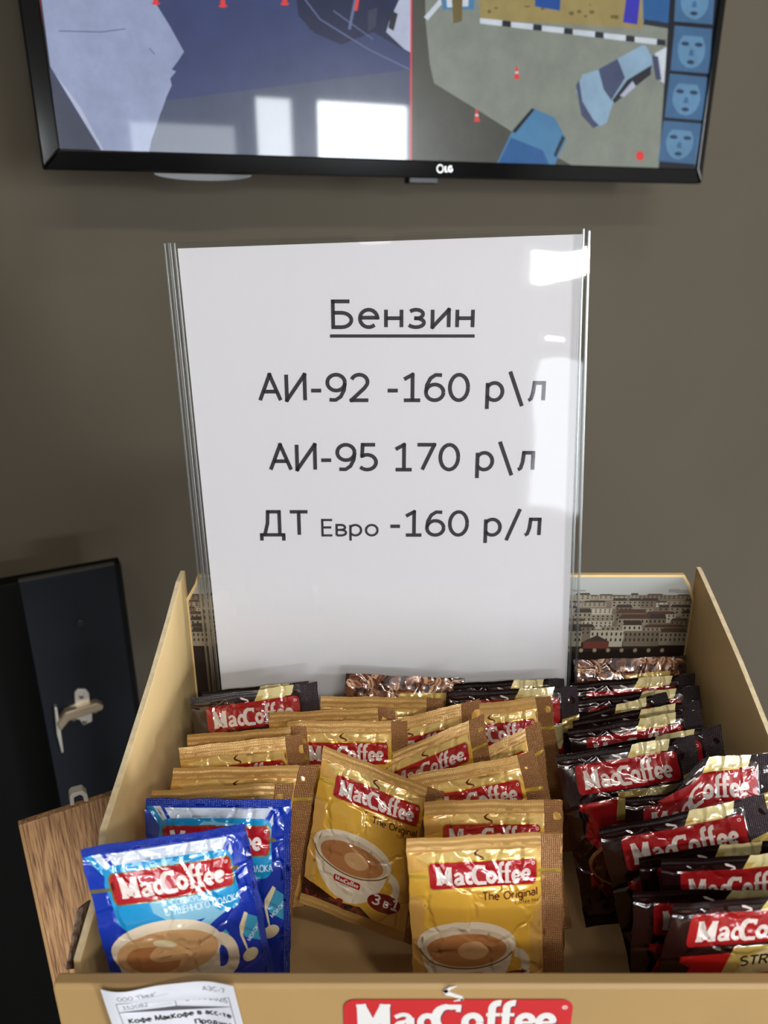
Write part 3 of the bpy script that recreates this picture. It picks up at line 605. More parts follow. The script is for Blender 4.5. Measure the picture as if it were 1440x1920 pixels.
# ================================================================== FUEL PRICE SIGN IN ITS CLEAR HOLDER
LEAN = math.radians(4.5); SN = np.array([0, -math.cos(LEAN), math.sin(LEAN)]); S0 = np.array([0, .4184, -.015])
def sp(u, v, o=0.0): return on_plane(u, v, S0 + SN * o, SN)
def down_to(p, q, z):                                         # continue the edge p->q to height z
    return p + (q - p) * ((z - p[2]) / (q[2] - p[2]))
def clear(name, tint, gloss, rough):
    m = bpy.data.materials.new(name); m.use_nodes = True; n = m.node_tree.nodes; l = m.node_tree.links; n.clear()
    o = n.new('ShaderNodeOutputMaterial'); t = n.new('ShaderNodeBsdfTransparent'); t.inputs[0].default_value = tint + (1,)
    g = n.new('ShaderNodeBsdfGlossy'); g.inputs['Roughness'].default_value = rough
    fr = n.new('ShaderNodeLayerWeight'); fr.inputs['Blend'].default_value = .5
    pw = n.new('ShaderNodeMath'); pw.operation = 'POWER'; pw.inputs[1].default_value = 5.0; l.new(fr.outputs['Facing'], pw.inputs[0])
    mu = n.new('ShaderNodeMath'); mu.operation = 'MULTIPLY_ADD'; mu.inputs[1].default_value = .8; mu.inputs[2].default_value = .04 * gloss; mu.use_clamp = True
    tc = n.new('ShaderNodeTexCoord'); nz = n.new('ShaderNodeTexNoise'); nz.inputs['Scale'].default_value = 9; nz.inputs['Detail'].default_value = 2
    b = n.new('ShaderNodeBump'); b.inputs['Strength'].default_value = .25; b.inputs['Distance'].default_value = .004
    l.new(tc.outputs['Object'], nz.inputs['Vector']); l.new(nz.outputs['Fac'], b.inputs['Height']); l.new(b.outputs[0], g.inputs['Normal'])
    mx = n.new('ShaderNodeMixShader'); l.new(pw.outputs[0], mu.inputs[0]); l.new(mu.outputs[0], mx.inputs[0]); l.new(t.outputs[0], mx.inputs[1]); l.new(g.outputs[0], mx.inputs[2]); l.new(mx.outputs[0], o.inputs[0])
    return m
m_acr = clear('clear_acrylic', (.975, .98, .98), 1.0, .02)
m_edge = clear('acrylic_edge', (.80, .82, .82), 7.0, .3)
hold = tag(empty('sign_holder', (.0, .40, -.33)), 'clear acrylic sign holder standing in the back of the cardboard box', 'sign holder')
def sheet(tl, tr, br, bl_, o, notch=None, z=-.322):
    a, b = sp(*tl, o), sp(*tr, o); c, d = down_to(b, sp(*br, o), z), down_to(a, sp(*bl_, o), z)
    top = [a] + ([sp(*q, o) for q in notch] if notch else []) + [b]
    return top + [c, d]
fs_ = sheet((317, 455), (1101, 424), (1074, 1275), (402, 1283), .0030, [(663, 441), (667, 448), (676, 458), (700, 459.5), (732, 456), (737, 447), (741, 437.5)])
bs_ = sheet((306, 456), (1108, 432), (1083, 1275), (390, 1283), -.0035)
MB().prism(fs_, -SN * .0012).build('front_sheet', m_acr, hold); MB().prism(bs_, -SN * .0012).build('back_sheet', m_acr, hold)
def strip(t0, b0, wpx, o, name='folded_edge', th=.0012, mt=None):
    a, b = sp(*t0, o), sp(t0[0] + wpx, t0[1], o); c, d = down_to(b, sp(b0[0] + wpx, b0[1], o), -.322), down_to(a, sp(*b0, o), -.322)
    MB().prism([a, b, c, d], -SN * th).build(name, mt or m_edge, hold, .0003)
strip((306, 456), (390, 1283), 4, -.003); strip((314, 455), (398, 1283), 6, .0032); strip((324, 455), (407, 1283), 4, .0028); strip((1093, 428), (1066, 1275), 4, .0034); strip((1103, 432), (1078, 1275), 5, -.003)
a, b = sp(318, 455, .0034), sp(1100, 424.5, .0034)
MB().prism([bs_[2] + SN * .0, bs_[3], bs_[3] + np.array([0, .018, 0]), bs_[2] + np.array([0, .018, 0])], -Z * .003).build('foot', m_acr, hold)
pa, pb = sp(333, 466), sp(1092, 439); pc, pd = down_to(pb, sp(1063, 1275), -.3115), down_to(pa, sp(415, 1283), -.3115)
paper = tag(empty('price_sheet', ((pa + pb) / 2 * [1, 1, 0] + Z * -.31)), 'white printed sheet with three fuel prices inside the clear holder', 'paper sign')
m_pap = mat('white_paper', (219, 215, 219), .75)
MB().prism([pa, pb, pc, pd], -SN * .0003).build('sheet', m_pap, paper)
m_ink = mat('print_black', (44, 41, 46), .7)
def print_line(string, x0_, x1_, base, cap, w=.128, squeeze=None, track=.2, name='printed_line'):
    """text fitted between two pixel columns, laid flat on the sheet"""
    A = sp(x0_, base, .0002); Bx = sp(x1_, base, .0002); ex = Bx - A; Lx = np.linalg.norm(ex); ex /= Lx
    up_ = np.cross(ex, -SN); up_ /= np.linalg.norm(up_); up_ = up_ if up_[2] > 0 else -up_
    hgt = np.linalg.norm(sp(x0_, base - cap, .0002) - A); vs, fs = [], []
    for p in text(string, 0, 0, hgt, w, track, width=Lx):
        kk = len(vs); vs += [A + ex * q[0] + up_ * q[1] for q in p]; n = len(p) // 2
        for i in range(n - 1): fs.append((kk + i, kk + i + 1, kk + 2 * n - 2 - i, kk + 2 * n - 1 - i))
    mesh_obj(name, vs, fs, m_ink, paper)
print_line('Бензин', 625, 886, 617, 55.5, name='heading', track=.24)
print_line('АИ-92 -160 р\\л', 488, 1020, 754, 55)
print_line('АИ-95 170 р\\л', 508, 1000, 884, 53.5)
print_line('ДТ', 491, 578, 1006, 49.5); print_line('Евро', 605, 708, 1006, 33, .125); print_line('-160 р/л', 732, 1012, 1006.5, 50)
MB().prism([sp(619, 627, .0002), sp(890, 627, .0002), sp(890, 633, .0002), sp(619, 633, .0002)], SN * .00005).build('underline', m_ink, paper)

# ================================================================== COFFEE SACHETS
WM, HM = 68.0, 85.0                                           # millimetres
SEAL_S, SEAL_T, SEAL_B = .865, .075, .935
MS = {}
def gold():
    MS.update(gbody=foil('gold_foil', (228, 176, 66), .18), gtop=foil('gold_pale_foil', (232, 198, 122), .2), gcop=foil('copper_foil', (220, 170, 90), .2), gseal=crimp('copper_crimp', (158, 110, 66), .4), gtopseal=crimp('copper_top_crimp', (212, 166, 98), .25, st=(1.6, .3, 1)),
              gline=foil('gold_line', (240, 206, 84), .6, .25), red=foil('badge_red', (170, 22, 32), .05), cream=foil('letter_white', (228, 214, 208), .0), brown=foil('text_brown', (92, 40, 24), .05),
              cup=foil('cup_white', (226, 210, 186), .0), cupsh=foil('cup_inside', (206, 186, 160), .0), coffee=foil('coffee_tan', (176, 118, 72), .0), coffee2=foil('coffee_cream', (206, 160, 112), .0), rim=foil('cup_rim', (120, 84, 40), .1), beans=foil('bean_dark', (52, 24, 18), .0), bean=foil('bean_red', (120, 40, 34), .0), oval=foil('oval_red', (116, 24, 22), .0))
    W, H = WM, HM; L = []
    def add(p, m, part='pouch'): L.append(([(x * W, y * H) for x, y in p], m, part))
    def addm(ps, m, part):
        for p in ps: L.append((p, m, part))
    add([(0, .06), (1, .06), (1, .17), (.5, .12), (0, .19)], 'gcop'); add([(.05, .10), (.3, .075), (.84, .085), (.86, .16), (.55, .14), (.2, .17)], 'gtop')
    add([(0, .3), (.1, .34), (.07, .6), (.1, .95), (0, .95)], 'gcop'); add([(.78, .5), (.87, .3), (.87, .95), (.62, .95), (.78, .8)], 'gcop')
    add([(0, .196), (.2, .196), (.2, .214), (0, .214)], 'gline'); 
    # cup
    add(arc(.36, .58, .30, .30, 5, 175, 20), 'cup', 'cup_picture'); add(ellipse(.36, .575, .325, .135, 40), 'cup', 'cup_picture'); add(ellipse(.36, .59, .29, .112, 36), 'cupsh', 'cup_picture'); add(ellipse(.36, .60, .262, .095, 36), 'coffee', 'cup_picture'); add(ellipse(.40, .60, .10, .052, 24), 'coffee2', 'cup_picture')
    for p in ribbon(arc(.36, .578, .318, .128, 20, 170, 20), .008): add(p, 'rim', 'cup_picture')
    for p in ribbon(arc(.66, .70, .085, .075, -80, 110, 14), .055): add(p, 'cup', 'cup_picture')
    add(rrect(.24, .73, .46, .772, .012), 'red', 'cup_picture'); addm(logo_polys(.255 * W, .762 * H, .19 * W), 'cream', 'cup_picture')
    # beans and the oval
    add([(0, .83), (.15, .86), (.3, .90), (.48, .88), (.62, .95), (0, .95)], 'beans'); random.seed(5)
    for k in range(12): add(ellipse(random.uniform(.03, .5), random.uniform(.89, .945), .03, .013, 12, random.uniform(-1, 1)), 'bean')
    add(ellipse(.665, .80, .135, .062, 26, -.1), 'oval', 'oval_mark'); addm(text('3', .575 * W, .828 * H, 6.2, .17, up=-1, slant=.15), 'cream', 'oval_mark'); addm(text('в', .665 * W, .824 * H, 5.2, .17, up=-1, slant=.15), 'cream', 'oval_mark'); addm(text('1', .725 * W, .822 * H, 6.6, .17, up=-1, slant=.15), 'cream', 'oval_mark')
    # badge
    add(rrect(.125, .128, .845, .277, .032), 'gline', 'logo'); add(rrect(.133, .134, .837, .271, .03), 'red', 'logo'); addm(logo_polys(.178 * W, .248 * H, .615 * W, stretch=1.1), 'cream', 'lettering'); addm(ribbon(arc(.815 * W, .16 * H, .6, .6, 0, 360, 10), .3), 'cream', 'lettering')
    addm(steam(.44 * W, .130 * H, 4.4), 'brown', 'logo')
    addm(text('The Original', .835 * W, .336 * H, 3.9, .17, .2, up=-1, right=True, squeeze=.95), 'brown', 'product_text'); addm(text('Coffee Mix', .84 * W, .368 * H, 1.75, .14, .2, up=-1, right=True), 'brown', 'product_text')
    add([(SEAL_S, 0), (1, 0), (1, 1), (SEAL_S, 1)], 'gseal', 'side_seal'); add([(.84, .196), (1, .196), (1, .214), (.84, .214)], 'gline', 'side_seal')
    add([(0, 0), (SEAL_S, 0), (SEAL_S, SEAL_T), (0, SEAL_T)], 'gtopseal', 'top_seal'); add([(0, SEAL_B), (SEAL_S, SEAL_B), (SEAL_S, 1), (0, 1)], 'gtopseal', 'bottom_seal')
    return artwork([(0, 0), (W, 0), (W, H), (0, H)], L, 1.7, base=('gbody', 'pouch')), 'gcop'
def blue():
    MS.update(navy=foil('navy_foil', (10, 50, 164), .05), navy2=foil('navy_dark_foil', (12, 28, 112), .1), sky=foil('light_blue_foil', (20, 142, 200), .05), bwhite=foil('band_white', (196, 204, 220), .0), bseal=crimp('navy_crimp', (10, 46, 154), .1), bline=foil('badge_outline', (132, 120, 62), .5), bsteam=foil('steam_blue', (128, 184, 210), .0), milk=foil('milk_cream', (230, 214, 176), .0), can=foil('can_blue', (60, 158, 200), .05), lt=foil('text_ice', (206, 226, 238), .0))
    W, H = WM, HM; L = []
    def add(p, m, part='pouch'): L.append(([(x * W, y * H) for x, y in p], m, part))
    def addm(ps, m, part):
        for p in ps: L.append((p, m, part))
    add([(0, .035), (.1, .15), (.14, .13), (.03, 0), (0, 0)], 'sky'); add([(1, .0), (1, .06), (.9, .15), (.86, .13), (.96, 0)], 'sky')
    add([(.05, .04), (.15, .15), (.17, .13), (.10, .04)], 'bwhite'); add([(.13, .05), (.18, .11), (.82, .11), (.87, .05)], 'bwhite'); add([(.95, .04), (.87, .15), (.85, .13), (.90, .04)], 'bwhite')
    add([(.09, .20)] + arc(.17, .155, .07, .05, 180, 270, 6) + arc(.80, .155, .07, .05, 270, 360, 6) + [(.875, .34)] + arc(.82, .37, .05, .05, 0, 90, 5) + [(.6, .42), (.3, .45), (.2, .48), (.12, .40)], 'sky')
    add([(.30, .19), (.40, .12), (.62, .13), (.5, .17), (.6, .30), (.75, .43), (.45, .44), (.33, .36)], 'bsteam')
    add([(0, .21), (.12, .21), (.12, .228), (0, .228)], 'bline'); add([(.85, .21), (1, .21), (1, .228), (.85, .228)], 'bline')
    add(rrect(.115, .140, .865, .305, .035), 'bline', 'logo'); add(rrect(.124, .146, .856, .299, .033), 'red', 'logo'); addm(logo_polys(.17 * W, .272 * H, .63 * W, stretch=1.2), 'cream', 'lettering'); addm(ribbon(arc(.83 * W, .172 * H, .6, .6, 0, 360, 10), .35), 'cream', 'lettering'); addm(steam(.46 * W, .145 * H, 4.2), 'bsteam', 'logo')
    addm(text('СО ВКУСОМ', .45 * W, .340 * H, 2.7, .11, .16, up=-1, width=.25 * W), 'lt', 'product_text'); addm(text('СГУЩЕННОГО МОЛОКА', .40 * W, .386 * H, 3.3, .11, .16, up=-1, width=.475 * W), 'lt', 'product_text')
    add([(.56, .47), (.66, .42), (.80, .41), (.70, .45), (.62, .49)], 'bsteam'); add([(.64, .56), (.74, .52), (.76, .55), (.68, .60)], 'can')
    add(arc(.37, .58, .31, .40, 2, 178, 20), 'cup', 'cup_picture'); add(ellipse(.37, .56, .335, .155, 40), 'cup', 'cup_picture'); add(ellipse(.37, .585, .312, .125, 40), 'coffee2', 'cup_picture'); add(ellipse(.27, .61, .16, .075, 26, .15), 'coffee', 'cup_picture'); add(ellipse(.42, .575, .17, .055, 26, -.1), 'coffee2', 'cup_picture'); add(ellipse(.36, .53, .07, .02, 16, .2), 'milk', 'cup_picture')
    for p in ribbon(arc(.68, .66, .085, .10, -85, 120, 14), .07): add(p, 'cup', 'cup_picture')
    add([(.83, .53), (.89, .475), (.995, .54), (.975, .66), (.86, .60)], 'can', 'milk_can_picture'); add([(.83, .53), (.88, .46), (.90, .475), (.85, .575), (.83, .58)], 'milk', 'milk_can_picture'); addm(text('МОЛОКО', .885 * W, .632 * H, 2.0, .14, .18, up=-1, rot=.75, squeeze=.9), 'lt', 'milk_can_picture')
    add([(.828, .575), (.846, .575), (.866, .69), (.856, .69)], 'milk', 'milk_can_picture'); add(ellipse(.868, .705, .055, .034, 18, -.25), 'milk', 'milk_can_picture')
    add([(.875, .0), (1, 0), (1, .5), (.96, .46), (.88, .12)], 'navy')
    add([(0, 0), (1, 0), (1, .042), (0, .042)], 'bseal', 'top_seal'); add([(0, SEAL_B + .02), (1, SEAL_B + .02), (1, 1), (0, 1)], 'bseal', 'bottom_seal'); add([(.955, .10), (1, .05), (1, .95), (.955, .95)], 'bseal', 'side_seal')
    return artwork([(0, 0), (W, 0), (W, H), (0, H)], L, 1.7, base=('navy', 'pouch')), 'navy2'
def dark():
    MS.update(dbody=foil('brown_foil', (36, 13, 14), .15), dred=foil('strong_red', (176, 20, 22), .1), dbadge=foil('badge_scarlet', (164, 26, 30), .05), dyel=foil('cream_yellow', (206, 178, 98), .2), dyel2=foil('cream_pale', (222, 206, 150), .1), dseal=crimp('purple_crimp', (62, 50, 56), .5), dtop=crimp('brown_top_crimp', (26, 10, 11), .25, st=(1.6, .3, 1)), dink=foil('ink_strong', (22, 16, 18), .0), dcof=foil('coffee_dark', (96, 34, 22), .0), dcup=foil('cup_red', (128, 22, 20), .05), drim=foil('cup_gold', (206, 160, 92), .2))
    W, H = WM, HM; L = []
    def add(p, m, part='pouch'): L.append(([(x * W, y * H) for x, y in p], m, part))
    def addm(ps, m, part):
        for p in ps: L.append((p, m, part))
    add([(.10, .30), (.90, .26), (.88, .94), (.06, .94), (.10, .62)], 'dred'); add([(.0, .30), (.16, .36), (.10, .48), (.2, .58), (.06, .66), (0, .66)], 'dbody')
    add([(.50, .075), (.55, .0), (.80, .0), (.74, .075)], 'dyel'); add([(.56, .065), (.61, .0), (.84, .0), (.79, .065)], 'dyel2')
    add([(.335, .41), (.39, .258), (.88, .258), (.88, .33), (.84, .41)], 'dyel2'); add([(.335, .41), (.39, .258), (.6, .258), (.45, .34), (.42, .41)], 'dyel'); add([(.62, .41), (.78, .39), (.70, .57), (.55, .57)], 'dyel2')
    add(arc(.48, .66, .36, .30, 0, 180, 22), 'dcup', 'cup_picture'); add(ellipse(.48, .65, .385, .155, 40), 'drim', 'cup_picture'); add(ellipse(.48, .656, .365, .14, 40), 'dcof', 'cup_picture'); add(ellipse(.52, .66, .27, .095, 30), 'dbody', 'cup_picture'); add(ellipse(.40, .68, .16, .045, 20, .2), 'coffee', 'cup_picture')
    add([(.0, .80), (.12, .76), (.2, .86), (.4, .95), (0, .95)], 'dbody'); random.seed(9)
    for k in range(10): add(ellipse(random.uniform(.03, .3), random.uniform(.84, .93), .03, .014, 12, random.uniform(-1, 1)), 'beans')
    add(rrect(.115, .072, .850, .245, .03), 'dbadge', 'logo'); addm(logo_polys(.165 * W, .218 * H, .625 * W, stretch=1.25), 'cream', 'lettering'); addm(ribbon(arc(.82 * W, .10 * H, .6, .6, 0, 360, 10), .3), 'cream', 'lettering'); addm(steam(.40 * W, .074 * H, 4.6), 'cream', 'logo')
    addm(text('STRONG', .44 * W, .366 * H, 5.2, .17, .16, up=-1, width=.36 * W), 'dink', 'product_text')
    add([(SEAL_S, 0), (1, 0), (1, 1), (SEAL_S, 1)], 'dseal', 'side_seal'); add([(SEAL_S, .22), (1, .19), (1, .29), (SEAL_S, .31)], 'dyel', 'side_seal')
    add([(0, 0), (SEAL_S, 0), (SEAL_S, .04), (0, .04)], 'dtop', 'top_seal'); add([(.525, .04), (.55, .0), (.82, .0), (.805, .04)], 'dyel2', 'top_seal'); add([(0, SEAL_B), (SEAL_S, SEAL_B), (SEAL_S, 1), (0, 1)], 'dtop', 'bottom_seal')
    return artwork([(0, 0), (W, 0), (W, H), (0, H)], L, 1.7, base=('dbody', 'pouch')), 'dbody'
def beans():
    MS.update(kb=foil('bean_ground', (46, 22, 18), .1), kt=foil('bean_tan', (164, 112, 84), .1), kd=foil('bean_brown', (112, 66, 46), .1), kp=foil('bean_pale', (196, 150, 116), .05))
    W, H = WM, HM; L = []; random.seed(21)
    for k in range(230):
        cx, cy = random.uniform(.02, .98) * W, (random.uniform(.01, .3) if k < 120 else random.uniform(.0, .98)) * H; r = random.uniform(-1.5, 1.5); a_ = random.uniform(2.6, 3.8); b_ = a_ * .58
        p = [(min(max(x, .05), W - .05), min(max(y, .05), H - .05)) for x, y in ellipse(cx, cy, a_, b_, 12, r)]
        L.append((p, random.choice(['kt', 'kd', 'kp', 'kd']), 'pouch'))
        L.extend((q, 'kb', 'pouch') for q in ribbon([(cx - a_ * .7 * math.cos(r), cy - a_ * .7 * math.sin(r)), (cx + .25, cy), (cx + a_ * .7 * math.cos(r), cy + a_ * .7 * math.sin(r))], .5) if all(0 < x < W and 0 < y < H for x, y in q))
    L.append(([(.45 * W, .12 * H), (.85 * W, .10 * H), (.8 * W, .5 * H), (.4 * W, .5 * H)], 'dyel', 'pouch'))
    add = lambda p, m, part: L.append(([(x * W, y * H) for x, y in p], m, part))
    add([(0, SEAL_B), (1, SEAL_B), (1, 1), (0, 1)], 'dtop', 'bottom_seal')
    return artwork([(0, 0), (W, 0), (W, H), (0, H)], L, 1.7, base=('kb', 'pouch')), 'dbody'
ARTS = {'gold': gold(), 'blue': blue(), 'dark': dark()}; ARTS['beans'] = beans()
KINDS = {'gold': ('gold sachets of original coffee mix', True), 'blue': ('blue sachets of condensed milk coffee', True), 'dark': ('dark brown sachets of strong coffee', True), 'beans': ('sachets showing their coffee bean back', False)}
def surface(seed, W, H, kind, amp=1.0, bulge=4.2, curl=0.0):
    """height of the front sheet over the flat rectangle, in millimetres: filling, pleats and sharp creases"""
    rg = np.random.RandomState(seed)
    cr = []
    for k in range(22):
        c = np.array([rg.uniform(.03, .9) * WM, rg.uniform(.05, .95) * HM]); an = rg.uniform(0, math.pi); cr.append((c, np.array([math.cos(an), math.sin(an)]), rg.uniform(5, 17), rg.uniform(-.55, .8), rg.uniform(.9, 2.2)))
    for (cx, cy) in ((.0, .06), (.86, .06), (.0, .94), (.86, .94)):       # creases that run in from the corners
        for k in range(3):
            an = math.atan2(.5 - cy, .43 - cx) + rg.uniform(-.6, .6); d = np.array([math.cos(an), math.sin(an)]); cr.append((np.array([cx * WM, cy * HM]) + d * 9, d, 11, rg.uniform(.3, .9), 1.3))
    ph = rg.uniform(0, 6.28, 8); c1, c2, c3 = rg.uniform(-1, 1, 3); sag = rg.uniform(.48, .62)
    def f(P, side=1):
        s = P[:, 0] / WM; t = P[:, 1] / HM; e = SEAL_S if kind != 'blue' else .96
        ss = np.clip(s / e, 0, 1); tt = np.clip((t - .06) / .88, 0, 1)
        b = np.clip(1 - np.abs(2 * ss - 1) ** 2.6, 0, 1) * np.clip(np.sin(math.pi * tt ** (math.log(.5) / math.log(sag))), 0, 1) ** .75
        n = side * bulge * b * (1.0 if side > 0 else .55)
        inb = np.clip(b * 2.2, 0, 1)
        if side > 0:
            for c, d, Ln, A, sg in cr:
                q = P - c; al = q @ d; ac = q @ np.array([-d[1], d[0]]); n = n + amp * A * np.exp(-np.abs(ac) / sg) * np.exp(-(al / Ln) ** 2) * (.25 + .75 * inb)
            n = n + amp * .28 * np.sin(s * 40 + ph[0] + 2 * np.sin(s * 9)) * np.exp(-np.abs(t - .09) / .05) + amp * .35 * np.sin(s * 33 + ph[1]) * np.exp(-np.abs(t - .91) / .05)
            n = n + amp * .15 * np.sin(t * 38 + ph[2]) * np.exp(-np.abs(s - e) / .05)
        # bend of the whole sachet, the same for both sheets
        n = n + 1.3 * c1 * np.sin(s * 5 + ph[3]) * (1 - t) ** 2 + .9 * c2 * np.sin(s * 6.5 + ph[4]) * t ** 2 + .8 * np.sin(t * 7 + ph[5]) * (s > e) * (s - e) / (1.001 - e) + curl * (1 - t) ** 2 * (s - .5)
        return n + (0 if side > 0 else -.15)
    return f
NX, NY = 16, 20
def sachet(kind, tl, tr, y1_, y2_, anchor, lean, label, seed, W=None, twist=0.0, amp=1.0, bulge=4.2, curl=0.0, ortho=1.0, low=None, droop=None):
    A, Bp = on_y(*tl, y1_), on_y(*tr, y2_); e1 = Bp - A; Lw = np.linalg.norm(e1); e1 = e1 / Lw
    W = W or min(max(Lw, .064), .0735); Wd = W; Hd = HM / 1000
    O = A if anchor == 'L' else (Bp - e1 * W if anchor == 'R' else (A + Bp) / 2 - e1 * W / 2)
    zt = min(O[2], O[2] + e1[2] * W)
    ex_ = max(0, (O + e1 * W)[0] - (XR - .0045)); O = O - np.array([ex_, 0, 0])
    if lean is None: lean = math.degrees(math.acos(min(.995, max(.7, (zt - ZF - .002) / Hd))))
    la_ = math.radians(lean); d = np.array([0, -math.sin(la_), -math.cos(la_)]); d = d - e1 * np.dot(d, e1) * ortho; d /= np.linalg.norm(d)
    if low: d = on_y(*low) - O; Hd = max(.078, min(Hd, np.linalg.norm(d))) if kind == 'gold' else Hd; d /= np.linalg.norm(d)
    over = max(0, (O + e1 * W + d * Hd)[0] - (XR - .0045))          # keep the lower corner inside the side wall
    if over: d[0] -= over / Hd; d /= np.linalg.norm(d)
    if not low: Hd = min(Hd, max(.070, (min(O[2], O[2] + e1[2] * W) - ZF - .0015) / -d[2]))        # the bottom seal rests on the box floor
    nn = np.cross(d, e1); nn = nn if nn[1] < 0 or nn[2] > 0 else -nn
    f = surface(seed, WM, HM, kind, amp, bulge, curl); kx = W / WM; ky = Hd / HM
    def drop(s):                                              # a corner of the top edge that sinks
        if not droop: return 0.0
        q = np.clip((droop[1] - s) / (droop[1] - droop[2]), 0, 1); return droop[0] * q * q * (3 - 2 * q)
    def place(P, side=1):
        h_ = f(P, side) / 1000; s = P[:, 0] / WM; t = P[:, 1] / HM
        inset = .00025 * np.sin(t * 19 + seed) + .00012 * np.sin(t * 61 + 2 * seed)
        x = P[:, 0] * kx + inset * (1 - 2 * s); y = P[:, 1] * ky + .00022 * np.sin(s * 17 + seed) * (1 - 2 * t) + .00012 * np.sin(s * 70 + seed) * (t < .01) + drop(s) * (1 - t)
        return O + np.outer(x, e1) + np.outer(y, d) + np.outer(h_, nn)
    art, backm = ARTS[kind]; grp, _ = KINDS[kind]
    r = tag(empty('coffee_sachet', O + e1 * W / 2 + d * Hd), label, 'coffee sachet', grp)
    G = np.array([(WM * i / NX, HM * j / NY) for j in range(NY + 1) for i in range(NX + 1)])
    bf = [(j * (NX + 1) + i, j * (NX + 1) + i + 1, (j + 1) * (NX + 1) + i + 1, (j + 1) * (NX + 1) + i) for j in range(NY) for i in range(NX)]
    parts = set(art[3])
    o = art_mesh('pouch', art, 'pouch', place, MS, r, extra=(place(G, -1), bf, MS[backm], G * .001))
    for q in ('top_seal', 'side_seal', 'bottom_seal', 'cup_picture', 'product_text', 'oval_mark', 'milk_can_picture'):
        if q in parts: art_mesh(q, art, q, place, MS, r)
    if 'logo' in parts:
        lg = art_mesh('logo', art, 'logo', place, MS, r); art_mesh('lettering', art, 'lettering', place, MS, lg)
    return r
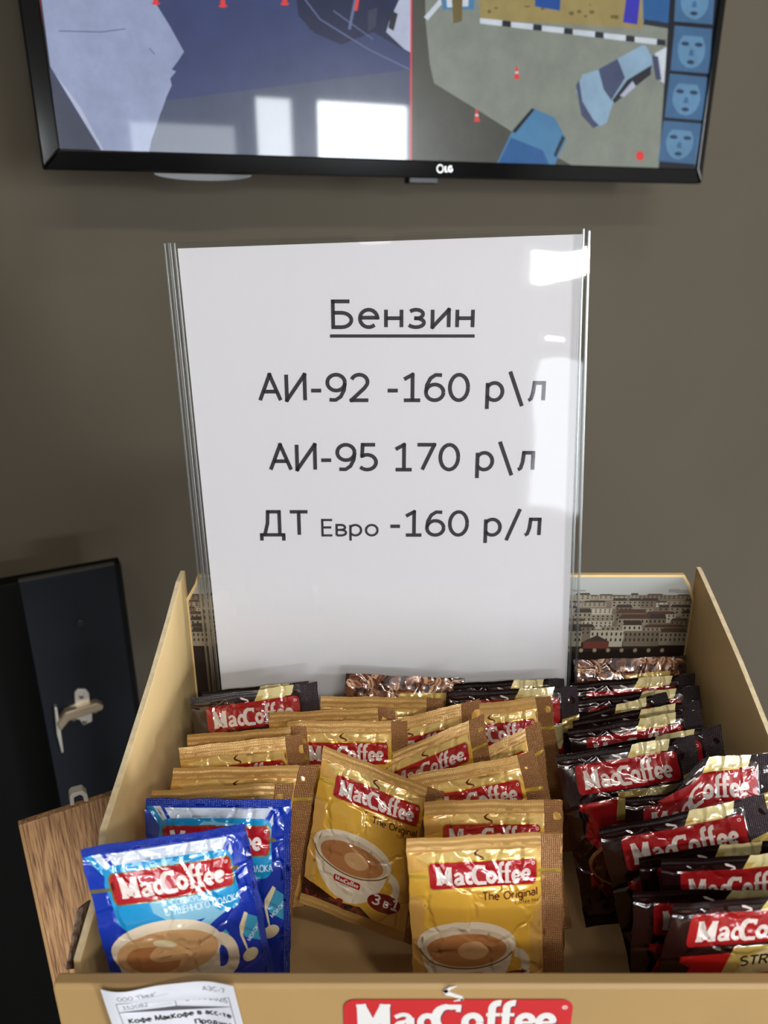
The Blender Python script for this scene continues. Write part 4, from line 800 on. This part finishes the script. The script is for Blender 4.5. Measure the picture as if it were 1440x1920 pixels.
S = [
 # kind, top-left px, top-right px, depth of each, anchor, lean, label
 ('blue', (150, 1594), (450, 1545), .231, .252, 'L', 9, 'foremost blue sachet at the left, standing behind the white paper label'),
 ('blue', (273, 1498), (545, 1498), .285, .285, 'L', 22, 'second blue sachet, half hidden behind the foremost blue one'),
 ('gold', (287, 1482), (550, 1468), .297, .297, 'L', 25, 'gold sachet directly behind the two blue sachets'),
 ('gold', (325, 1442), (598, 1432), .310, .310, 'L', 24, 'gold sachet second behind the blue sachets, its ribbed right seal showing full length'),
 ('gold', (335, 1402), (556, 1378), .325, .325, 'L', 24, 'gold sachet third behind the blue sachets, with a dark copper right corner'),
 ('gold', (393, 1374), (575, 1362), .338, .338, 'R', 22, 'gold sachet just in front of the dark sachet at the left'),
 ('gold', (539, 1352), (720, 1352), .343, .343, 'L', 20, 'gold sachet whose red badge peeks out left of the tilted pair'),
 ('gold', (505, 1336), (740, 1327), .355, .355, 'L', 22, 'gold sachet with only its copper top edge showing, right of the left dark sachet'),
 ('gold', (602, 1306), (830, 1308), .368, .368, 'L', 22, 'rearmost gold sachet, its flat top edge below the coffee bean sachet'),
 ('dark', (356, 1310), (601, 1277), .372, .372, 'L', 24, 'dark brown sachet at the left edge in front of the sign, red badge readable'),
 ('dark', (378, 1298), (560, 1279), .386, .386, 'L', 26, 'dark brown sachet hidden behind the left dark one, touching the sign'),
 ('beans', (648, 1262), (873, 1273), .387, .387, 'L', 24, 'sachet with coffee bean print leaning against the middle of the sign'),
 ('dark', (850, 1281), (1058, 1272), .387, .387, 'R', 26, 'dark brown sachet strip against the sign, right of the bean print one'),
 ('dark', (835, 1297), (1083, 1286), .375, .375, 'R', 24, 'dark brown sachet with crumpled foil top behind the right gold sachets'),
 ('gold', (880, 1322), (1032, 1304), .364, .364, 'R', 25, 'gold sachet at the right end of the rear gold row, badge half covered'),
 ('gold', (655, 1371), (900, 1310), .352, .349, 'L', 28, 'steeply tilted gold sachet, upper one of the tilted pair in the middle'),
 ('gold', (701, 1426), (908, 1338), .338, .332, 'C', 27, 'steeply tilted gold sachet, lower one of the tilted pair in the middle'),
 ('gold', (859, 1428), (1013, 1352), .326, .326, 'R', 25, 'tilted gold sachet with a raised copper right corner, behind the three right gold ones'),
 ('gold', (786, 1450), (1003, 1410), .310, .310, 'R', 24, 'gold sachet third from the front in the middle-right gold row'),
 ('gold', (800, 1503), (1054, 1498), .285, .285, 'R', 18, 'gold sachet second from the front in the middle-right gold row'),
 ('gold', (762, 1572), (1052, 1560), .255, .255, 'L', 12, 'foremost gold sachet standing upright behind the front lip, cup picture in full view'),
 ('gold', (607, 1400), (808, 1475), .315, .305, 'L', 33, 'gold sachet slumped to one side in the middle, its bottom corner on the box floor'),
 ('beans', (1078, 1238), (1290, 1229), .408, .408, 'L', 26, 'sachet with coffee bean print right of the sign, below the town picture'),
 ('dark', (1080, 1281), (1320, 1262), .394, .394, 'L', 26, 'rearmost dark sachet of the right stack, in front of the bean print one'),
 ('dark', (1034, 1316), (1312, 1285), .381, .381, 'R', 26, 'second dark sachet from the back of the right stack'),
 ('dark', (1076, 1343), (1250, 1297), .370, .370, 'R', 26, 'third dark sachet from the back of the right stack, tilted up at its right end'),
 ('dark', (1073, 1352), (1310, 1312), .359, .359, 'R', 26, 'fourth dark sachet from the back of the right stack, yellow stripe catching light'),
 ('dark', (1065, 1368), (1312, 1329), .346, .346, 'R', 26, 'fifth dark sachet from the back of the right stack, steam curl visible'),
 ('dark', (1080, 1408), (1350, 1358), .333, .333, 'R', 25, 'dark sachet behind the large readable one, only its right end showing'),
 ('dark', (1042, 1416), (1303, 1378), .319, .319, 'L', 25, 'large dark sachet of the right stack with its whole red badge readable'),
 ('dark', (1178, 1430), (1470, 1411), .298, .296, 'R', 24, 'dark sachet with a bright cream band, leaning right in front of the large readable one'),
 ('dark', (1122, 1553), (1440, 1490), .272, .270, 'L', 19, 'shadowed dark sachet fifth from the front, its whole badge readable in the shade'),
 ('dark', (1196, 1606), (1480, 1572), .256, .255, 'L', 14, 'shadowed dark sachet fourth from the front of the right stack'),
 ('dark', (1242, 1615), (1530, 1588), .2455, .2445, 'L', 9, 'shadowed dark sachet third from the front of the right stack, badge cut off'),
 ('dark', (1189, 1675), (1525, 1664), .236, .236, 'L', 6, 'dark sachet directly behind the foremost one of the lower right corner'),
 ('dark', (1262, 1694), (1600, 1670), .2265, .2265, 'L', 3, 'foremost dark sachet in the lower right corner, resting behind the front lip'),
]
for i, (kd, a_, b_, ya, yb2, an, ln, lb_) in enumerate(S):
    big = i in (0, 1, 20, 21, 29, 30, 34, 35)
    sachet(kd, a_, b_, ya, yb2, an, ln, lb_, 40 + i, W=.063 if i == 21 else None, amp=1.25 if big else .9, bulge=4.0 if big else 2.6, ortho=.25 if i in (15, 16, 17) else 1.0, low={0: (203, 1812, .222), 2: (258, 1788, .2685), 3: (266, 1772, .279), 21: (562, 1692, .287), 35: (1236, 1812, .2245)}.get(i), droop=(.016, .55, .25) if i == 30 else None)
